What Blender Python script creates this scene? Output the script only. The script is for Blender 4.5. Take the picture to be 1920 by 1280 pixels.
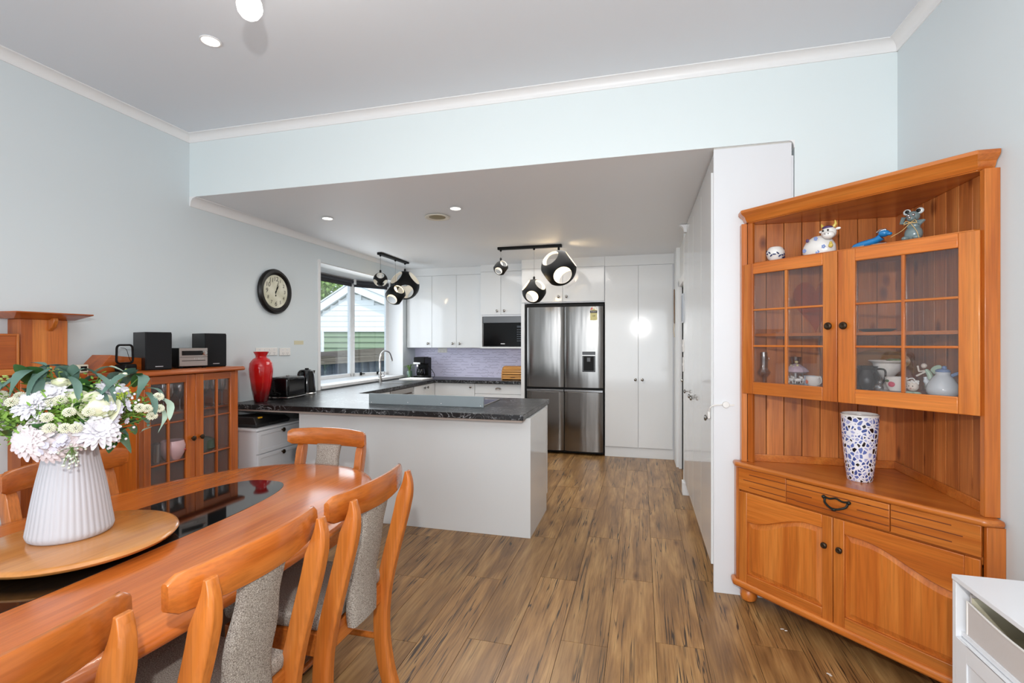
import bpy, bmesh, math, random
from mathutils import Vector, Matrix
for o in list(bpy.data.objects): bpy.data.objects.remove(o, do_unlink=True)
S = bpy.context.scene; COL = S.collection
PI = math.pi; R = math.radians
random.seed(7)

# ------------------------------------------------------------------ camera, world, light, exposure
cam_d = bpy.data.cameras.new('camera'); cam = bpy.data.objects.new('camera', cam_d); COL.objects.link(cam)
cam_d.sensor_width = 36; cam_d.lens = 918.04/1920*36
cam_d.shift_y = -(642.16-640)/1920*-1
cam.location = (0, 0, 1.45); cam.rotation_euler = (PI/2, 0, .25715)
cam_d.clip_start = .05; cam_d.clip_end = 200
S.camera = cam
W = bpy.data.worlds.new('sky'); S.world = W; W.use_nodes = True
wn = W.node_tree.nodes; bgn = wn['Background']; bgn.inputs[0].default_value = (.80, .90, 1.0, 1); bgn.inputs[1].default_value = 1.9
def light(name, kind, loc, rot, energy, color=(1, 1, 1), size=.1, size_y=None, **k):
    l = bpy.data.lights.new(name, kind); l.energy = energy; l.color = color
    if kind == 'AREA':
        l.size = size
        if size_y: l.shape = 'RECTANGLE'; l.size_y = size_y
    elif kind == 'SUN': l.angle = R(2)
    else: l.shadow_soft_size = size
    for a, b in k.items(): setattr(l, a, b)
    o = bpy.data.objects.new(name, l); COL.objects.link(o); o.location = loc; o.rotation_euler = rot; return o
light('sun', 'SUN', (0, 0, 8), (R(38), 0, R(70)), 3.0, (1, .96, .9))
light('camera_flash', 'AREA', (0, -.12, 1.84), (R(92), 0, .20), 34, (1, .99, .97), .05)
light('garden_door_daylight', 'AREA', (-1.0, -2.45, 1.35), (R(93), 0, 0), 60, (.90, .96, 1), 3.4, 2.1)
light('kitchen_window_daylight', 'AREA', (-3.6, 5.6, 1.65), (R(90), 0, R(-90)), 11, (.93, .97, 1), 1.5, 1.1)
light('flash_bounce', 'AREA', (-.6, .2, 3.0), (0, 0, 0), 20, (1, .99, .97), 2.4)
light('kitchen_fill_light', 'AREA', (-1.3, 4.9, 2.5), (0, 0, 0), 30, (1, .98, .95), 1.6)  # added area lamp without a fixture, brightens the kitchen
S.view_settings.view_transform = 'Standard'; S.view_settings.look = 'None'
S.view_settings.gamma = 1; S.view_settings.use_curve_mapping = False
S.view_settings.exposure = .06

# ------------------------------------------------------------------ materials
def srgb(r, g, b):
    f = lambda v: (v/255/12.92) if v/255 <= .04045 else ((v/255+.055)/1.055)**2.4
    return (f(r), f(g), f(b), 1)
def newmat(name):
    m = bpy.data.materials.new(name); m.use_nodes = True
    return m, m.node_tree.nodes, m.node_tree.links, m.node_tree.nodes['Principled BSDF']
_mc = {}
def M(name, col, rough=.5, metal=0, coat=0, noise=0, bump=0, bscale=60, spec=None, emit=0, trans=0):
    if name in _mc: return _mc[name]
    m, n, l, p = newmat(name)
    c = srgb(*col); p.inputs['Base Color'].default_value = c
    p.inputs['Roughness'].default_value = rough; p.inputs['Metallic'].default_value = metal
    p.inputs['Coat Weight'].default_value = coat; p.inputs['Coat Roughness'].default_value = .04
    if spec is not None: p.inputs['Specular IOR Level'].default_value = spec
    if emit: p.inputs['Emission Color'].default_value = c; p.inputs['Emission Strength'].default_value = emit
    if noise:
        t = n.new('ShaderNodeTexCoord'); nz = n.new('ShaderNodeTexNoise'); nz.inputs['Scale'].default_value = 6; nz.inputs['Detail'].default_value = 4
        mx = n.new('ShaderNodeMix'); mx.data_type = 'RGBA'
        mx.inputs['A'].default_value = tuple(v*(1-noise) for v in c[:3])+(1,); mx.inputs['B'].default_value = tuple(min(1, v*(1+noise)) for v in c[:3])+(1,)
        l.new(t.outputs['Object'], nz.inputs['Vector']); l.new(nz.outputs['Fac'], mx.inputs['Factor']); l.new(mx.outputs['Result'], p.inputs['Base Color'])
    if bump:
        t = n.new('ShaderNodeTexCoord'); nz = n.new('ShaderNodeTexNoise'); nz.inputs['Scale'].default_value = bscale
        b = n.new('ShaderNodeBump'); b.inputs['Strength'].default_value = bump; b.inputs['Distance'].default_value = .002
        l.new(t.outputs['Object'], nz.inputs['Vector']); l.new(nz.outputs['Fac'], b.inputs['Height']); l.new(b.outputs['Normal'], p.inputs['Normal'])
    _mc[name] = m; return m
def ramp(n, stops):
    r = n.new('ShaderNodeValToRGB'); e = r.color_ramp.elements
    e[0].position, e[0].color = stops[0]; e[1].position, e[1].color = stops[-1]
    for s in stops[1:-1]:
        x = e.new(s[0]); x.color = s[1]
    return r
def wood(name, dark, mid, lite, axis='x', rough=.3, knots=0, coat=.25, scale=1.0, grain=1.0):
    if name in _mc: return _mc[name]
    m, n, l, p = newmat(name)
    t = n.new('ShaderNodeTexCoord'); oi = n.new('ShaderNodeObjectInfo')
    ad = n.new('ShaderNodeVectorMath'); ad.operation = 'ADD'
    cm = n.new('ShaderNodeCombineXYZ'); mu = n.new('ShaderNodeMath'); mu.operation = 'MULTIPLY'; mu.inputs[1].default_value = 17
    l.new(oi.outputs['Random'], mu.inputs[0])
    for i in range(3): l.new(mu.outputs[0], cm.inputs[i])
    l.new(t.outputs['Object'], ad.inputs[0]); l.new(cm.outputs[0], ad.inputs[1])
    mp = n.new('ShaderNodeMapping'); sc = [14*scale]*3; sc['xyz'.index(axis)] = 1.1*scale; mp.inputs['Scale'].default_value = sc
    l.new(ad.outputs[0], mp.inputs['Vector'])
    a = n.new('ShaderNodeTexNoise'); a.inputs['Scale'].default_value = 1.0; a.inputs['Detail'].default_value = 5; a.inputs['Distortion'].default_value = .6
    l.new(mp.outputs[0], a.inputs['Vector'])
    r = ramp(n, [(.28, srgb(*dark)), (.5, srgb(*mid)), (.72, srgb(*lite))]); l.new(a.outputs['Fac'], r.inputs['Fac'])
    mp2 = n.new('ShaderNodeMapping'); s2 = [130*scale]*3; s2['xyz'.index(axis)] = 5*scale; mp2.inputs['Scale'].default_value = s2
    l.new(ad.outputs[0], mp2.inputs['Vector'])
    b = n.new('ShaderNodeTexNoise'); b.inputs['Scale'].default_value = 1; b.inputs['Detail'].default_value = 3; l.new(mp2.outputs[0], b.inputs['Vector'])
    r2 = ramp(n, [(.3, (1-.22*grain,)*3+(1,)), (.6, (1, 1, 1, 1))]); l.new(b.outputs['Fac'], r2.inputs['Fac'])
    mx = n.new('ShaderNodeMix'); mx.data_type = 'RGBA'; mx.blend_type = 'MULTIPLY'; mx.inputs['Factor'].default_value = 1
    l.new(r.outputs[0], mx.inputs['A']); l.new(r2.outputs[0], mx.inputs['B']); out = mx.outputs['Result']
    if knots:
        mp3 = n.new('ShaderNodeMapping'); s3 = [9.0]*3; s3['xyz'.index(axis)] = 4.5; mp3.inputs['Scale'].default_value = s3
        l.new(ad.outputs[0], mp3.inputs['Vector'])
        v = n.new('ShaderNodeTexVoronoi'); v.inputs['Scale'].default_value = 1; l.new(mp3.outputs[0], v.inputs['Vector'])
        r3 = ramp(n, [(.0, (.22, .13, .08, 1)), (.11*knots, (.5, .38, .3, 1)), (.2*knots, (1, 1, 1, 1))]); l.new(v.outputs['Distance'], r3.inputs['Fac'])
        m3 = n.new('ShaderNodeMix'); m3.data_type = 'RGBA'; m3.blend_type = 'MULTIPLY'; m3.inputs['Factor'].default_value = 1
        l.new(out, m3.inputs['A']); l.new(r3.outputs[0], m3.inputs['B']); out = m3.outputs['Result']
    # piece-to-piece tone
    hs = n.new('ShaderNodeHueSaturation'); mr = n.new('ShaderNodeMapRange'); mr.inputs['To Min'].default_value = .86; mr.inputs['To Max'].default_value = 1.12
    l.new(oi.outputs['Random'], mr.inputs['Value']); l.new(mr.outputs[0], hs.inputs['Value']); l.new(out, hs.inputs['Color'])
    l.new(hs.outputs[0], p.inputs['Base Color'])
    p.inputs['Roughness'].default_value = rough; p.inputs['Coat Weight'].default_value = coat; p.inputs['Coat Roughness'].default_value = .12
    _mc[name] = m; return m
RD, RM, RL = (178, 90, 30), (200, 112, 42), (216, 132, 58)
rimu_x = wood('rimu_x', RD, RM, RL, 'x'); rimu_y = wood('rimu_y', RD, RM, RL, 'y'); rimu_z = wood('rimu_z', RD, RM, RL, 'z')
knot_z = wood('knotty_z', (158, 86, 38), (196, 116, 56), (214, 138, 74), 'z', knots=1.15, rough=.4)
rail_x = wood('chair_rail', (174, 88, 30), (196, 108, 42), (208, 122, 52), 'y', rough=.24, coat=.4)
post_z = wood('chair_post', (176, 92, 34), (200, 114, 46), (212, 128, 58), 'z', rough=.26, coat=.4)
table_m = wood('table_wood', (178, 90, 34), (194, 104, 42), (206, 118, 52), 'y', rough=.22, coat=.25, scale=.8)
susan_m = wood('susan_wood', (186, 118, 56), (202, 134, 68), (212, 146, 82), 'y', rough=.2, coat=.4, scale=.6, grain=.6)
red_x = wood('sideboard_x', (136, 60, 18), (170, 84, 26), (188, 98, 34), 'y'); red_z = wood('sideboard_z', (146, 66, 20), (182, 92, 28), (198, 108, 38), 'z')
bamboo = wood('bamboo', (196, 132, 62), (214, 152, 80), (226, 170, 100), 'x', rough=.4)
wallp = M('wall_paint', (216, 224, 227), .55, bump=.05, bscale=200)
wallp_lit = M('wall_paint_lit', (226, 235, 236), .55, bump=.05, bscale=200)  # same wall paint, lightened in colour because this wall catches more light
ceilp = M('ceiling_paint', (226, 231, 237), .7)
white = M('white_trim', (236, 236, 236), .4)
gloss = M('gloss_white', (224, 225, 225), .09, coat=.2, bump=.012, bscale=9)
matw = M('satin_white', (226, 227, 230), .35)
chrome = M('chrome', (200, 198, 195), .18, 1)
steel = M('steel', (176, 172, 168), .28, 1)
blackm = M('matte_black', (12, 12, 12), .5, spec=.2)
blackg = M('gloss_black', (9, 9, 10), .1, spec=.4)
bronze = M('dark_bronze', (62, 48, 34), .4, .7)
dark = M('dark_gap', (22, 20, 18), .8)
china = M('white_china', (236, 234, 230), .12, coat=.5)
plastic = M('white_plastic', (235, 232, 228), .4)

def fabric():
    m, n, l, p = newmat('tweed'); t = n.new('ShaderNodeTexCoord')
    v = n.new('ShaderNodeTexNoise'); v.inputs['Scale'].default_value = 330; v.inputs['Detail'].default_value = 2
    w = n.new('ShaderNodeTexNoise'); w.inputs['Scale'].default_value = 900; w.inputs['Detail'].default_value = 1
    l.new(t.outputs['Object'], v.inputs['Vector']); l.new(t.outputs['Object'], w.inputs['Vector'])
    ad = n.new('ShaderNodeMath'); ad.operation = 'ADD'; l.new(v.outputs['Fac'], ad.inputs[0]); l.new(w.outputs['Fac'], ad.inputs[1])
    hf = n.new('ShaderNodeMath'); hf.operation = 'MULTIPLY'; hf.inputs[1].default_value = .5; l.new(ad.outputs[0], hf.inputs[0])
    r = ramp(n, [(.36, srgb(74, 66, 62)), (.47, srgb(152, 142, 132)), (.56, srgb(190, 182, 172)), (.66, srgb(226, 220, 210))]); l.new(hf.outputs[0], r.inputs['Fac'])
    l.new(r.outputs[0], p.inputs['Base Color']); p.inputs['Roughness'].default_value = .95; p.inputs['Specular IOR Level'].default_value = .1
    b = n.new('ShaderNodeBump'); b.inputs['Strength'].default_value = .7; b.inputs['Distance'].default_value = .003
    l.new(hf.outputs[0], b.inputs['Height']); l.new(b.outputs['Normal'], p.inputs['Normal']); return m
tweed = fabric()
def marble():
    m, n, l, p = newmat('black_marble'); t = n.new('ShaderNodeTexCoord')
    d = n.new('ShaderNodeTexNoise'); d.inputs['Scale'].default_value = 5; d.inputs['Detail'].default_value = 6
    l.new(t.outputs['Object'], d.inputs['Vector'])
    v = n.new('ShaderNodeTexNoise'); v.inputs['Scale'].default_value = 9; v.inputs['Detail'].default_value = 8; v.inputs['Distortion'].default_value = 2.2
    l.new(t.outputs['Object'], v.inputs['Vector'])
    s = n.new('ShaderNodeMath'); s.operation = 'SUBTRACT'; s.inputs[1].default_value = .5; l.new(v.outputs['Fac'], s.inputs[0])
    a = n.new('ShaderNodeMath'); a.operation = 'ABSOLUTE'; l.new(s.outputs[0], a.inputs[0])
    r = ramp(n, [(0, srgb(190, 190, 192)), (.008, srgb(100, 102, 106)), (.022, srgb(19, 19, 21))]); l.new(a.outputs[0], r.inputs['Fac'])
    k = ramp(n, [(.40, (0, 0, 0, 1)), (.55, (1, 1, 1, 1))]); l.new(d.outputs['Fac'], k.inputs['Fac'])
    mx = n.new('ShaderNodeMix'); mx.data_type = 'RGBA'; mx.inputs['A'].default_value = srgb(19, 19, 21)
    l.new(k.outputs[0], mx.inputs['Factor']); l.new(r.outputs[0], mx.inputs['B']); l.new(mx.outputs['Result'], p.inputs['Base Color'])
    p.inputs['Roughness'].default_value = .3; return m
marb = marble()
def plankmat():
    m, n, l, p = newmat('oak_plank'); t = n.new('ShaderNodeTexCoord'); oi = n.new('ShaderNodeObjectInfo')
    mu = n.new('ShaderNodeMath'); mu.operation = 'MULTIPLY'; mu.inputs[1].default_value = 43; l.new(oi.outputs['Random'], mu.inputs[0])
    cm = n.new('ShaderNodeCombineXYZ')
    for i in range(3): l.new(mu.outputs[0], cm.inputs[i])
    ad = n.new('ShaderNodeVectorMath'); ad.operation = 'ADD'; l.new(t.outputs['Object'], ad.inputs[0]); l.new(cm.outputs[0], ad.inputs[1])
    def nz(scx, scy, det=4, dist=0, sc=1):
        mp = n.new('ShaderNodeMapping'); mp.inputs['Scale'].default_value = (scx, scy, 1); l.new(ad.outputs[0], mp.inputs['Vector'])
        a = n.new('ShaderNodeTexNoise'); a.inputs['Scale'].default_value = sc; a.inputs['Detail'].default_value = det; a.inputs['Distortion'].default_value = dist
        l.new(mp.outputs[0], a.inputs['Vector']); return a.outputs['Fac']
    base = ramp(n, [(.3, srgb(126, 91, 54)), (.5, srgb(163, 122, 74)), (.7, srgb(188, 148, 95))]); l.new(nz(12, 1.6, 5, .8), base.inputs['Fac'])
    fine = ramp(n, [(.32, (.72, .68, .64, 1)), (.6, (1, 1, 1, 1))]); l.new(nz(110, 5, 3), fine.inputs['Fac'])
    # drying cracks: thin dark lines along the grain, in patches
    c = nz(34, .8, 3, .5)
    s = n.new('ShaderNodeMath'); s.operation = 'SUBTRACT'; s.inputs[1].default_value = .52; l.new(c, s.inputs[0])
    a = n.new('ShaderNodeMath'); a.operation = 'ABSOLUTE'; l.new(s.outputs[0], a.inputs[0])
    cr = ramp(n, [(0, (1, 1, 1, 1)), (.009, (1, 1, 1, 1)), (.02, (0, 0, 0, 1))]); l.new(a.outputs[0], cr.inputs['Fac'])
    pt = ramp(n, [(.42, (0, 0, 0, 1)), (.55, (1, 1, 1, 1))]); l.new(nz(8, 1.6, 3), pt.inputs['Fac'])
    mm = n.new('ShaderNodeMath'); mm.operation = 'MULTIPLY'; l.new(cr.outputs[0], mm.inputs[0]); l.new(pt.outputs[0], mm.inputs[1])
    # knots
    mp3 = n.new('ShaderNodeMapping'); mp3.inputs['Scale'].default_value = (5.5, 2.0, 1); l.new(ad.outputs[0], mp3.inputs['Vector'])
    v = n.new('ShaderNodeTexVoronoi'); v.inputs['Scale'].default_value = 1.1; l.new(mp3.outputs[0], v.inputs['Vector'])
    kn = ramp(n, [(0, (.3, .24, .2, 1)), (.06, (.62, .54, .48, 1)), (.16, (1, 1, 1, 1))]); l.new(v.outputs['Distance'], kn.inputs['Fac'])
    def mul(x, y):
        k = n.new('ShaderNodeMix'); k.data_type = 'RGBA'; k.blend_type = 'MULTIPLY'; k.inputs['Factor'].default_value = 1
        l.new(x, k.inputs['A']); l.new(y, k.inputs['B']); return k.outputs['Result']
    o = mul(mul(base.outputs[0], fine.outputs[0]), kn.outputs[0])
    dk = n.new('ShaderNodeMix'); dk.data_type = 'RGBA'; dk.inputs['B'].default_value = srgb(60, 44, 30); l.new(mm.outputs[0], dk.inputs['Factor']); l.new(o, dk.inputs['A'])
    hs = n.new('ShaderNodeHueSaturation'); mr = n.new('ShaderNodeMapRange'); mr.inputs['To Min'].default_value = .86; mr.inputs['To Max'].default_value = 1.1
    l.new(oi.outputs['Random'], mr.inputs['Value']); l.new(mr.outputs[0], hs.inputs['Value']); l.new(dk.outputs['Result'], hs.inputs['Color'])
    l.new(hs.outputs[0], p.inputs['Base Color']); p.inputs['Roughness'].default_value = .34
    b = n.new('ShaderNodeBump'); b.inputs['Strength'].default_value = .25; b.inputs['Distance'].default_value = .001; b.invert = True
    l.new(mm.outputs[0], b.inputs['Height']); l.new(b.outputs['Normal'], p.inputs['Normal']); return m
oak = plankmat()
def glassmat(name, tint=(1, 1, 1), refl=.08, rough=0.0, haze=0.0, hcol=(.5, .48, .48)):
    m = bpy.data.materials.new(name); m.use_nodes = True; n = m.node_tree.nodes; l = m.node_tree.links; n.clear()
    o = n.new('ShaderNodeOutputMaterial'); tr = n.new('ShaderNodeBsdfTransparent'); tr.inputs[0].default_value = tint+(1,)
    g = n.new('ShaderNodeBsdfGlossy'); g.inputs['Roughness'].default_value = rough
    f = n.new('ShaderNodeLayerWeight'); f.inputs[0].default_value = .35
    mr = n.new('ShaderNodeMapRange'); mr.inputs['To Min'].default_value = refl; mr.inputs['To Max'].default_value = .9
    pw = n.new('ShaderNodeMath'); pw.operation = 'POWER'; pw.inputs[1].default_value = 2.5
    l.new(f.outputs['Facing'], pw.inputs[0]); l.new(pw.outputs[0], mr.inputs['Value'])
    mx = n.new('ShaderNodeMixShader'); l.new(mr.outputs[0], mx.inputs[0])
    src = tr.outputs[0]
    if haze:
        df = n.new('ShaderNodeBsdfDiffuse'); df.inputs[0].default_value = hcol+(1,)
        m2 = n.new('ShaderNodeMixShader'); m2.inputs[0].default_value = haze; l.new(tr.outputs[0], m2.inputs[1]); l.new(df.outputs[0], m2.inputs[2]); src = m2.outputs[0]
    l.new(src, mx.inputs[1]); l.new(g.outputs[0], mx.inputs[2]); l.new(mx.outputs[0], o.inputs[0]); return m
pane_m = glassmat('window_glass', (.93, .96, .98), .04)
cabglass = glassmat('cabinet_glass', (.93, .92, .92), .045, haze=.035)  # haze mixes in grey that stands for reflections on the panes
crystal = glassmat('crystal', (.88, .89, .91), .3, rough=.06)
greenglass = glassmat('green_glass', (.70, .86, .74), .1)
darkglass = M('black_table_glass', (9, 10, 11), .04, coat=.3)

# ------------------------------------------------------------------ mesh helpers
class MB:
    def __init__(s): s.bm = bmesh.new()
    def box(s, x0, x1, y0, y1, z0, z1):
        v = [s.bm.verts.new(c) for c in ((x0,y0,z0),(x1,y0,z0),(x1,y1,z0),(x0,y1,z0),(x0,y0,z1),(x1,y0,z1),(x1,y1,z1),(x0,y1,z1))]
        for f in ((3,2,1,0),(4,5,6,7),(0,1,5,4),(1,2,6,5),(2,3,7,6),(3,0,4,7)): s.bm.faces.new([v[i] for i in f])
        return s
    def prism(s, pts, a0, a1, axis='z'):
        """polygon extruded along an axis; pts are the other two coords in xyz order"""
        def mk(p, a): return {'z': (p[0], p[1], a), 'y': (p[0], a, p[1]), 'x': (a, p[0], p[1])}[axis]
        A = [s.bm.verts.new(mk(p, a0)) for p in pts]; B = [s.bm.verts.new(mk(p, a1)) for p in pts]; n = len(pts)
        s.bm.faces.new(A); s.bm.faces.new(B[::-1])
        for i in range(n): s.bm.faces.new((A[i], A[(i+1) % n], B[(i+1) % n], B[i]))
        return s
    def loft(s, rings, cap=True, closed=True):
        V = [[s.bm.verts.new(p) for p in r] for r in rings]
        for a, b in zip(V, V[1:]):
            n = len(a)
            for i in range(n if closed else n-1): s.bm.faces.new((a[i], a[(i+1) % n], b[(i+1) % n], b[i]))
        if cap and closed: s.bm.faces.new(V[0]); s.bm.faces.new(V[-1][::-1])
        return s
    def lathe(s, prof, seg=32, c=(0,0,0), axis='z', flute=None, a0=0):
        rings = []
        for r, h in prof:
            ring = []
            for i in range(seg):
                a = 2*PI*i/seg+a0; rr = max(r, 1e-4)
                if flute: rr *= flute(a, h)
                x, y = rr*math.cos(a), rr*math.sin(a)
                p = {'z': (x, y, h), 'y': (x, h, y), 'x': (h, x, y)}[axis]
                ring.append((c[0]+p[0], c[1]+p[1], c[2]+p[2]))
            rings.append(ring)
        return s.loft(rings)
    def tube(s, path, rad, seg=10, closed=False):
        P = [Vector(p) for p in path]; n = len(P); rings = []; up = Vector((0, 0, 1)); prev = None
        for i in range(n):
            if closed: d = P[(i+1) % n]-P[i-1]
            else: d = P[min(i+1, n-1)]-P[max(i-1, 0)]
            d.normalize()
            if prev is None:
                u = d.cross(up)
                if u.length < .05: u = d.cross(Vector((1, 0, 0)))
            else: u = prev-d*prev.dot(d)
            u.normalize(); prev = u; w = d.cross(u); r = rad[i] if isinstance(rad, (list, tuple)) else rad
            rings.append([P[i]+u*(r*math.cos(2*PI*k/seg))+w*(r*math.sin(2*PI*k/seg)) for k in range(seg)])
        if closed: rings.append(rings[0]); return s.loft(rings, cap=False)
        return s.loft(rings)
    def ball(s, c, r, sc=(1,1,1), seg=16, rings=10, rot=None):
        m = Matrix.Translation(c) @ (rot or Matrix.Identity(4)) @ Matrix.Diagonal((r*sc[0], r*sc[1], r*sc[2], 1))
        bmesh.ops.create_uvsphere(s.bm, u_segments=seg, v_segments=rings, radius=1, matrix=m); return s
    def build(s, name, mat, parent=None, bevel=0, seg=2, smooth=True, angle=35, loc=None):
        bmesh.ops.remove_doubles(s.bm, verts=s.bm.verts, dist=1e-6)
        bmesh.ops.recalc_face_normals(s.bm, faces=s.bm.faces)
        me = bpy.data.meshes.new(name); s.bm.to_mesh(me); s.bm.free()
        for m in (mat if isinstance(mat, (list, tuple)) else [mat]): me.materials.append(m)
        if smooth:
            me.polygons.foreach_set('use_smooth', [True]*len(me.polygons)); me.set_sharp_from_angle(angle=R(angle))
        o = bpy.data.objects.new(name, me); COL.objects.link(o)
        if parent: o.parent = parent
        if loc: o.location = loc
        if bevel:
            b = o.modifiers.new('bevel', 'BEVEL'); b.width = bevel; b.segments = seg; b.limit_method = 'ANGLE'; b.angle_limit = R(40)
        return o
def B(name, mat, x0, x1, y0, y1, z0, z1, parent=None, bevel=0, **k):
    return MB().box(x0, x1, y0, y1, z0, z1).build(name, mat, parent, bevel, smooth=bevel > 0, **k)
def tag(o, label=None, cat=None, group=None, kind=None):
    if label: o['label'] = label
    if cat: o['category'] = cat
    if group: o['group'] = group
    if kind: o['kind'] = kind
    return o
def thing(name, label, cat, loc=(0,0,0), rz=0, group=None, kind=None):
    o = bpy.data.objects.new(name, None); COL.objects.link(o); o.location = loc; o.rotation_euler = (0, 0, rz); o.empty_display_size = .05
    return tag(o, label, cat, group, kind)
def struct(o, label, cat='structure'): return tag(o, label, cat, kind='structure')
def copy_tree(o, parent=None):
    c = o.copy(); COL.objects.link(c); c.parent = parent
    for ch in list(o.children): copy_tree(ch, c)
    return c
def fcurve(pts, n=8):
    """Catmull-Rom through points"""
    out = []; P = [Vector(p) for p in pts]
    for i in range(len(P)-1):
        a, b, c, d = P[max(i-1, 0)], P[i], P[i+1], P[min(i+2, len(P)-1)]
        for k in range(n):
            t = k/n; out.append(.5*((2*b)+(c-a)*t+(2*a-5*b+4*c-d)*t*t+(3*b-a-3*c+d)*t**3))
    out.append(P[-1]); return out
def sweep_x(prof, a0, a1, axis):  # profile extruded
    return MB().prism(prof, a0, a1, axis)

XL, XR, YH, ZC, ZK = -3.4, 1.325, 3.05, 3.058, 2.584
ZW = .93
# ------------------------------------------------------------------ the room
fl = B('floor', dark, -3.5, 2.6, -2.7, 7.15, -.08, -.004); struct(fl, 'wide oak-look plank floor running from dining area into kitchen', 'floor')
pw_ = .2233; pm = {}
ip = 0
x = .07-pw_*16; col = 0
while x < 1.45:
    L = 1.32; y = .35-(col*.61 % 1.32)
    while y < 7.0:
        y1 = y+L; yy0, yy1 = max(y, .3), min(y1, 7.0)
        xa, xb = max(x, -3.4), min(x+pw_, 1.4)
        if yy1-yy0 > .05 and xb-xa > .03 and not (xa < -.9 and yy0 > 4.4 and xb < -2.9):
            w, h = round(xb-xa-.0022, 4), round(yy1-yy0-.0022, 4)
            if (w, h) not in pm:
                q = MB().box(-w/2, w/2, -h/2, h/2, -.004, 0).build('plank', oak, None, smooth=False); pm[(w, h)] = q.data
            else:
                q = bpy.data.objects.new('plank', pm[(w, h)]); COL.objects.link(q)
            q.parent = fl; q.location = ((xa+xb)/2, (yy0+yy1)/2, 0)
        y = y1
    x += pw_; col += 1
B('floor_rear', oak, -3.4, 1.4, -2.6, .3, -.004, 0, fl)
# walls
wl = MB()
wl.box(XL-.12, XL, -2.6, 4.65, 0, 3.2); wl.box(XL-.12, XL, 4.65, 6.6, 0, .94); wl.box(XL-.12, XL, 4.65, 6.6, 2.335, 3.2); wl.box(XL-.12, XL, 6.6, 7.12, 0, 3.2)
struct(wl.build('wall_left', wallp, smooth=False), 'long pale blue-grey wall on the left with clock and kitchen window', 'wall')
struct(B('wall_right', wallp, XR, XR+.12, -2.6, YH+.12, 0, 3.2), 'plain pale blue wall on the right behind the corner cabinet', 'wall')
wb = MB(); wb.box(XL, .832, YH, YH+.12, ZK, 3.2); wb.box(.832, XR, YH, YH+.12, 0, 3.2)
struct(wb.build('wall_back', wallp_lit, smooth=False), 'brightly lit pale blue header wall above the kitchen opening', 'wall')
rr = MB(); rr.box(XL, -2.7, -2.72, -2.6, 0, 3.2); rr.box(.7, XR, -2.72, -2.6, 0, 3.2); rr.box(-2.7, .7, -2.72, -2.6, 2.45, 3.2)
struct(rr.build('wall_rear', wallp, smooth=False), 'wall behind the camera with a wide garden door opening', 'wall')
struct(B('ceiling', ceilp, XL, XR, -2.7, YH, ZC, ZC+.05), 'plain white dining room ceiling, higher than the kitchen one', 'ceiling')
kc = MB(); kc.loft([[(XL, YH+.12, ZK), (1.5, YH+.12, ZK), (1.5, YH+.12, 2.75), (XL, YH+.12, 2.75)], [(XL, 7.12, 2.545), (1.5, 7.12, 2.545), (1.5, 7.12, 2.75), (XL, 7.12, 2.75)]])
kc.box(XL, .832, YH+.001, YH+.12, ZK-.001, ZK+.001)
struct(kc.build('ceiling', M('kitchen_ceiling_paint', (236, 238, 240), .6), smooth=False), 'plain lower ceiling over the kitchen', 'ceiling')
kb = B('wall_kitchen_back', wallp, XL, 1.5, 7.0, 7.12, 0, 2.75); struct(kb, 'kitchen back wall behind the cabinets', 'wall')
splash = B('splashback', M('lavender_paper', (220, 217, 240), .35), XL, -1.545, 6.994, 7.0, ZW, 1.38, kb)
# cursive print on the splashback: thin ribbons
sb = MB(); rs = random.Random(3)
def ribbon(pts, w, y):
    V = []
    for i, p in enumerate(pts):
        q = pts[min(i+1, len(pts)-1)]; q0 = pts[max(i-1, 0)]; dx, dz = q[0]-q0[0], q[1]-q0[1]; L = math.hypot(dx, dz) or 1
        V.append((sb.bm.verts.new((p[0]-dz/L*w, y, p[1]+dx/L*w)), sb.bm.verts.new((p[0]+dz/L*w, y, p[1]-dx/L*w))))
    for a, b in zip(V, V[1:]): sb.bm.faces.new((a[0], b[0], b[1], a[1]))
zz = .955
while zz < 1.36:
    xx = -3.38+rs.random()*.15
    while xx < -1.6:
        ln = rs.uniform(.12, .42); pts = []; k = 0; ph = rs.random()*6; asc = 0
        while k < ln and xx+k < -1.56:
            if rs.random() < .05: asc = rs.choice((.022, .03, -.02))
            asc *= .72
            pts.append((xx+k+.004*math.cos(ph+k*420), zz+.0045*math.sin(ph+k*420)+asc)); k += .004
        if len(pts) > 3: ribbon(pts, .0012, 6.9935)
        xx += ln+rs.uniform(.02, .16)
    zz += rs.uniform(.034, .044)
sb.build('cursive_print', M('ink', (112, 106, 140), .6), kb, smooth=False)['kind'] = 'stuff'
kr = MB(); kr.box(.40, 1.5, 4.93, 5.03, 0, 2.6); kr.box(.44, .56, 5.03, 6.0, 2.12, 2.6); kr.box(.40, 1.5, 6.0, 7.0, 0, 2.6); kr.box(1.4, 1.5, YH+.12, 7.0, 0, 2.6); kr.box(.832, 1.5, YH+.12, YH+.13, 0, 2.6)
struct(kr.build('wall_kitchen_right', M('kitchen_wall_white', (226, 228, 228), .5), smooth=False), 'short pale wall with a doorway beyond the tall glossy cupboards', 'wall')
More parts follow.
